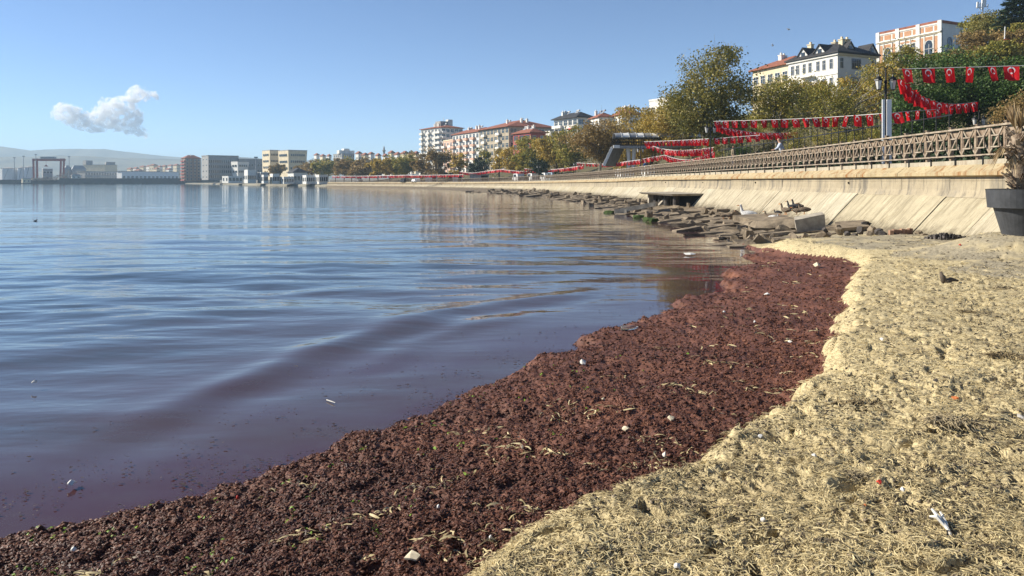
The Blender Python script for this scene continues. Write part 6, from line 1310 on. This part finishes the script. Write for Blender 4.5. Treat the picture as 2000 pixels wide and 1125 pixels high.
for a in (('paper_scrap', 'folded white paper scrap floating on the dark water at lower left', 'paper scrap', 140, 950, 24, 12, M_plas, 1, True), ('foam_scrap', 'small white foam scrap floating on the left water', 'foam scrap', 67, 750, 13, 7, M_sty, 2, True), ('shell_scrap', 'white paper bit lying on the red mat at lower left', 'paper scrap', 144, 1042, 17, 12, M_sty, 3),
          ('foam_chunk', 'white triangular foam chunk on the red mat near the water edge', 'foam chunk', 1138, 713, 22, 13, M_sty, 4), ('water_scrap', 'long white scrap floating near the red mat tip', 'foam scrap', 1348, 498, 34, 5, M_plas, 5, True), ('bottle_cap', 'white bottle cap on the upper red mat', 'bottle cap', 1414, 613, 9, 6, M_plas, 6), ('bottle_cap', 'white bottle cap farther up the red mat right of the other', 'bottle cap', 1474, 632, 9, 6, M_plas, 7),
          ('foam_scrap', 'white foam scrap on the mat close to the straw bank', 'foam scrap', 1543, 670, 12, 6, M_sty, 8), ('paper_scrap', 'white paper strip on the upper red mat', 'paper scrap', 1498, 577, 16, 6, M_plas, 9), ('curled_scrap', 'curled cream peel in the middle of the red mat', 'peel', 1178, 785, 12, 6, M_sc, 10), ('driftwood', 'pale flat driftwood chip on the lower red mat', 'driftwood', 1222, 842, 24, 6, M_sc, 11), ('shell', 'open cream shell with dark hollow on the red mat', 'shell', 1310, 823, 24, 11, M_sc, 12), ('pale_stone', 'pale round stone on the red mat near the bank', 'stone', 1298, 896, 13, 13, M_sty, 13), ('pale_stone', 'small pale stone in the middle of the lower mat', 'stone', 1020, 878, 9, 8, M_sc, 14), ('pale_rag', 'pale torn rag lying on the lowest red mat', 'rag', 805, 1082, 44, 8, M_sc, 15), ('foil_scrap', 'small silver white scrap by the lower bank edge', 'foil scrap', 958, 1055, 11, 8, M_plas, 16), ('glass_scrap', 'tiny white shell bit on the lower red mat', 'shell bit', 856, 995, 9, 8, M_plas, 17),
          ('foam_scrap', 'white foam piece on the straw bank at the bottom', 'foam scrap', 1490, 1024, 17, 9, M_sty, 18), ('paper_scrap', 'white paper bit in the middle of the straw bank', 'paper scrap', 1763, 963, 13, 8, M_plas, 19), ('red_scrap', 'crumpled red wrapper on the straw bank', 'wrapper', 1717, 949, 13, 9, M_rs, 20), ('rusty_scrap', 'rust red crumb on the straw bank below the red wrapper', 'scrap', 1690, 994, 10, 7, M_os, 21), ('orange_scrap', 'orange leaf scrap on the straw bank by the dark clump', 'leaf scrap', 1866, 784, 18, 8, M_os, 22), ('red_scrap', 'small red scrap in front of the charred heap', 'scrap', 1875, 481, 8, 4, M_rs, 23), ('grey_stone', 'round dark grey stone on the upper straw bank', 'stone', 1828, 751, 13, 11, M_rockd, 24), ('paper_scrap', 'white flat scrap near the mat edge on the bank', 'paper scrap', 1485, 858, 16, 6, M_plas, 25), ('paper_scrap', 'white scrap on the bank left of the wrapper', 'paper scrap', 1590, 897, 14, 7, M_plas, 26), ('foam_scrap', 'white foam bit on the upper bank by the scalloped edge', 'foam scrap', 1722, 667, 12, 7, M_sty, 27), ('grey_driftwood', 'dark flat board end at the right edge of the bank', 'board', 1995, 820, 26, 8, M_gw, 28), ('foil_scrap', 'white foil scrap at the very bottom of the bank', 'foil scrap', 1322, 1116, 22, 11, M_plas, 29), ('dark_scrap', 'dark triangular scrap at the bottom of the bank', 'scrap', 1868, 1112, 22, 12, M_rockd, 30), ('foam_chunk', 'pale rough chunk on the red mat under the scalloped bank', 'foam chunk', 1596, 523, 22, 14, M_sc, 31), ('bottle_cap', 'small red cap at the water edge of the lower mat', 'bottle cap', 464, 931, 9, 7, M_rs, 32)):
    scrap(*a)
# driftwood, stick, bottle, clumps
p = fit(1846, 1052); mb = MB(); a = p + Vector((-.015, .08, .10)); mb.tube([a, p + Vector((-.005, .04, .075)), p + Vector((.004, -.01, .05)), p + Vector((.006, -.05, .02))], [.006, .010, .008, .005], 6); mb.tube([p + Vector((.018, .07, .09)), p + Vector((.016, .02, .06)), p + Vector((.004, -.01, .048))], [.005, .008, .006], 6); mb.tube([p + Vector((-.03, .07, .07)), p + Vector((-.02, .03, .085)), p + Vector((.0, .0, .055))], [.004, .009, .006], 6); mb.tube([p + Vector((-.004, .04, .07)), p + Vector((.02, .05, .085))], .006, 5)
tag(mb.build('white_driftwood', M_sty), 'bleached white driftwood piece standing out at the lower right', 'driftwood')
p = fit(1845, 552); mb = MB(); mb.tube([p, p + Vector((-.02, .02, .09)), p + Vector((-.05, .03, .17))], [.05, .04, .015], 7); mb.tube([p, p + Vector((.12, .02, .05)), p + Vector((.22, .0, .03))], [.05, .04, .015], 6)
tag(mb.build('driftwood_stub', M_bark, None, True), 'dark upright driftwood stub on the upper beach', 'driftwood')
p = fit(1228, 646); bo = thing('plastic_bottle', 'clear crumpled plastic bottle at the water edge of the mat', 'bottle', p)
mg = bpy.data.materials.new('clear_plastic'); mg.use_nodes = True; bb = mg.node_tree.nodes['Principled BSDF']; bb.inputs['Transmission Weight'].default_value = .9; bb.inputs['Roughness'].default_value = .12; bb.inputs['IOR'].default_value = 1.2; bb.inputs['Base Color'].default_value = (.85, .9, .92, 1)
mb = MB(); mb.tube([p + Vector((-.10, 0, .035)), p + Vector((.03, .02, .04)), p + Vector((.08, .025, .04)), p + Vector((.11, .03, .04))], [.034, .034, .026, .013], 12); mb.build('bottle_body', mg, bo, True); mb = MB(); mb.tube([p + Vector((.111, .03, .04)), p + Vector((.13, .033, .04))], .015, 10); mb.build('cap', M_plas, bo)
def clump(label, px, py, w, n, m, seed):
    p = fit(px, py); r = random.Random(seed); k = p.y / F * w; mb = MB()
    for i in range(n * 3):
        a = r.uniform(0, 6.28); d = r.uniform(0, .5) * k; o0 = p + Vector((math.cos(a) * d, math.sin(a) * d * .6, 0)); a2 = r.uniform(0, 6.28); L_ = k * r.uniform(.25, .6)
        mb.tube([o0, o0 + Vector((math.cos(a2) * L_ * .5, math.sin(a2) * L_ * .5, k * r.uniform(.04, .16))), o0 + Vector((math.cos(a2) * L_, math.sin(a2) * L_, k * r.uniform(-.02, .07)))], [k * .016, k * .016, k * .004], 4)
    return tag(mb.build('seagrass_clump', m), label, 'seagrass clump')
M_cl = mat('dark_clump', (.07, .05, .03), .9, .4, 30, col2=(.30, .23, .12)); M_cl2 = mat('grey_clump', (.16, .13, .09), .9, .4, 30, col2=(.42, .34, .2))
for k, (lab, px, py, w, n) in enumerate((('biggest tangled dark seagrass clump in the middle of the bank', 1700, 805, 110, 70), ('tangled dark clump right of the biggest one', 1860, 828, 80, 50), ('flat dark clump near the right edge', 1965, 698, 60, 40), ('dark twisted clump on the lower bank crest', 1330, 985, 60, 36), ('dark clump at the bottom of the straw bank', 1540, 1045, 46, 30), ('dark clump above the white driftwood', 1672, 930, 50, 30), ('dark clump by the white driftwood', 1690, 1062, 34, 20), ('small dark clump on the upper grey sand', 1960, 565, 40, 24), ('dark clump under the plant pot mound', 1890, 610, 30, 20), ('straw clump on the mat edge', 1445, 850, 46, 30))):
    clump(lab, px, py, w, n, M_cl if k % 2 == 0 else M_cl2, k)
mb = MB(); a = G(540, 716, .01); b_ = G(582, 715, .01); mb.tube([a, b_], .006, 5); tag(mb.build('floating_reed', M_sc), 'thin pale reed floating in the dark wave trough', 'reed')
mb = MB(); a = G(638, 781, .01); b_ = G(650, 785, .015); mb.tube([a, b_], .006, 5); mb.tube([b_, b_ + Vector((.03, -.03, .0))], .004, 4); tag(mb.build('floating_twig', M_sty), 'small white twig floating near the mat', 'twig')
# ------------------------------------------------------------------ cloud and haze
rc = random.Random(21); mb = MB(); Yc = 9500
def puff(px, py, rpx):
    rpx *= 1.55; c = P(px, py, Yc + rc.uniform(-90, 90)); r = rpx * Yc / F; n = 8
    mb.lathe((c.x, c.y, c.z - r), [(r * max(math.sin(math.pi * k / 7), .02), r - r * math.cos(math.pi * k / 7)) for k in range(8)], 10)
for x0, y0, x1, y1, n, r0, r1 in ((112, 222, 150, 226, 12, 7, 12), (135, 215, 142, 222, 4, 5, 8), (150, 232, 200, 238, 12, 8, 13), (190, 225, 240, 205, 16, 8, 13), (230, 200, 240, 192, 4, 5, 7), (198, 205, 210, 202, 4, 5, 8), (255, 190, 272, 182, 10, 7, 10), (272, 190, 308, 187, 8, 4, 6), (250, 205, 268, 235, 10, 6, 10), (205, 235, 262, 248, 14, 7, 11), (150, 240, 200, 250, 8, 6, 9), (245, 245, 285, 262, 8, 4, 7)):
    for k in range(n): t_ = (k + rc.random()) / n; puff(x0 + (x1 - x0) * t_ + rc.uniform(-4, 4), y0 + (y1 - y0) * t_ + rc.uniform(-5, 5), rc.uniform(r0, r1))
mc = bpy.data.materials.new('cloud_vapour'); mc.use_nodes = True; nt2 = mc.node_tree; nt2.nodes.remove(nt2.nodes['Principled BSDF']); pv = nt2.nodes.new('ShaderNodeVolumePrincipled'); pv.inputs['Color'].default_value = (1, 1, 1, 1); cg = nt2.nodes.new('ShaderNodeNewGeometry'); cn = nt2.nodes.new('ShaderNodeTexNoise'); cn.inputs['Scale'].default_value = .012; cn.inputs['Detail'].default_value = 6; cn.inputs['Roughness'].default_value = .62; nt2.links.new(cg.outputs['Position'], cn.inputs['Vector'])
cq = nt2.nodes.new('ShaderNodeMapRange'); cq.inputs[1].default_value = .46; cq.inputs[2].default_value = .72; cq.inputs[4].default_value = .045; nt2.links.new(cn.outputs['Fac'], cq.inputs[0]); nt2.links.new(cq.outputs[0], pv.inputs['Density']); pv.inputs['Anisotropy'].default_value = .2; nt2.links.new(pv.outputs[0], nt2.nodes['Material Output'].inputs['Volume'])
cl = mb.build('cloud', mc); tag(cl, 'small white cumulus cloud low over the bay', 'cloud')
md = cl.modifiers.new('remesh', 'REMESH'); md.mode = 'VOXEL'; md.voxel_size = 11
tx = bpy.data.textures.new('cloud_noise', 'CLOUDS'); tx.noise_scale = 42; tx.noise_depth = 4; dm = cl.modifiers.new('disp', 'DISPLACE'); dm.texture = tx; dm.strength = 70; dm.mid_level = .5
HAZE = True
if HAZE:
    mb = MB(); mb.box(-9000, 5200, -60, 6200, -3.0, 222); mh = bpy.data.materials.new('haze_air'); mh.use_nodes = True; nh = mh.node_tree; nh.nodes.remove(nh.nodes['Principled BSDF']); pv = nh.nodes.new('ShaderNodeVolumePrincipled'); pv.inputs['Color'].default_value = (.60, .81, .98, 1); pv.inputs['Density'].default_value = .00022; pv.inputs['Anisotropy'].default_value = .0; nh.links.new(pv.outputs[0], nh.nodes['Material Output'].inputs['Volume'])
    tag(mb.build('haze', mh), 'thin pale haze over the bay', 'haze', kind='stuff')
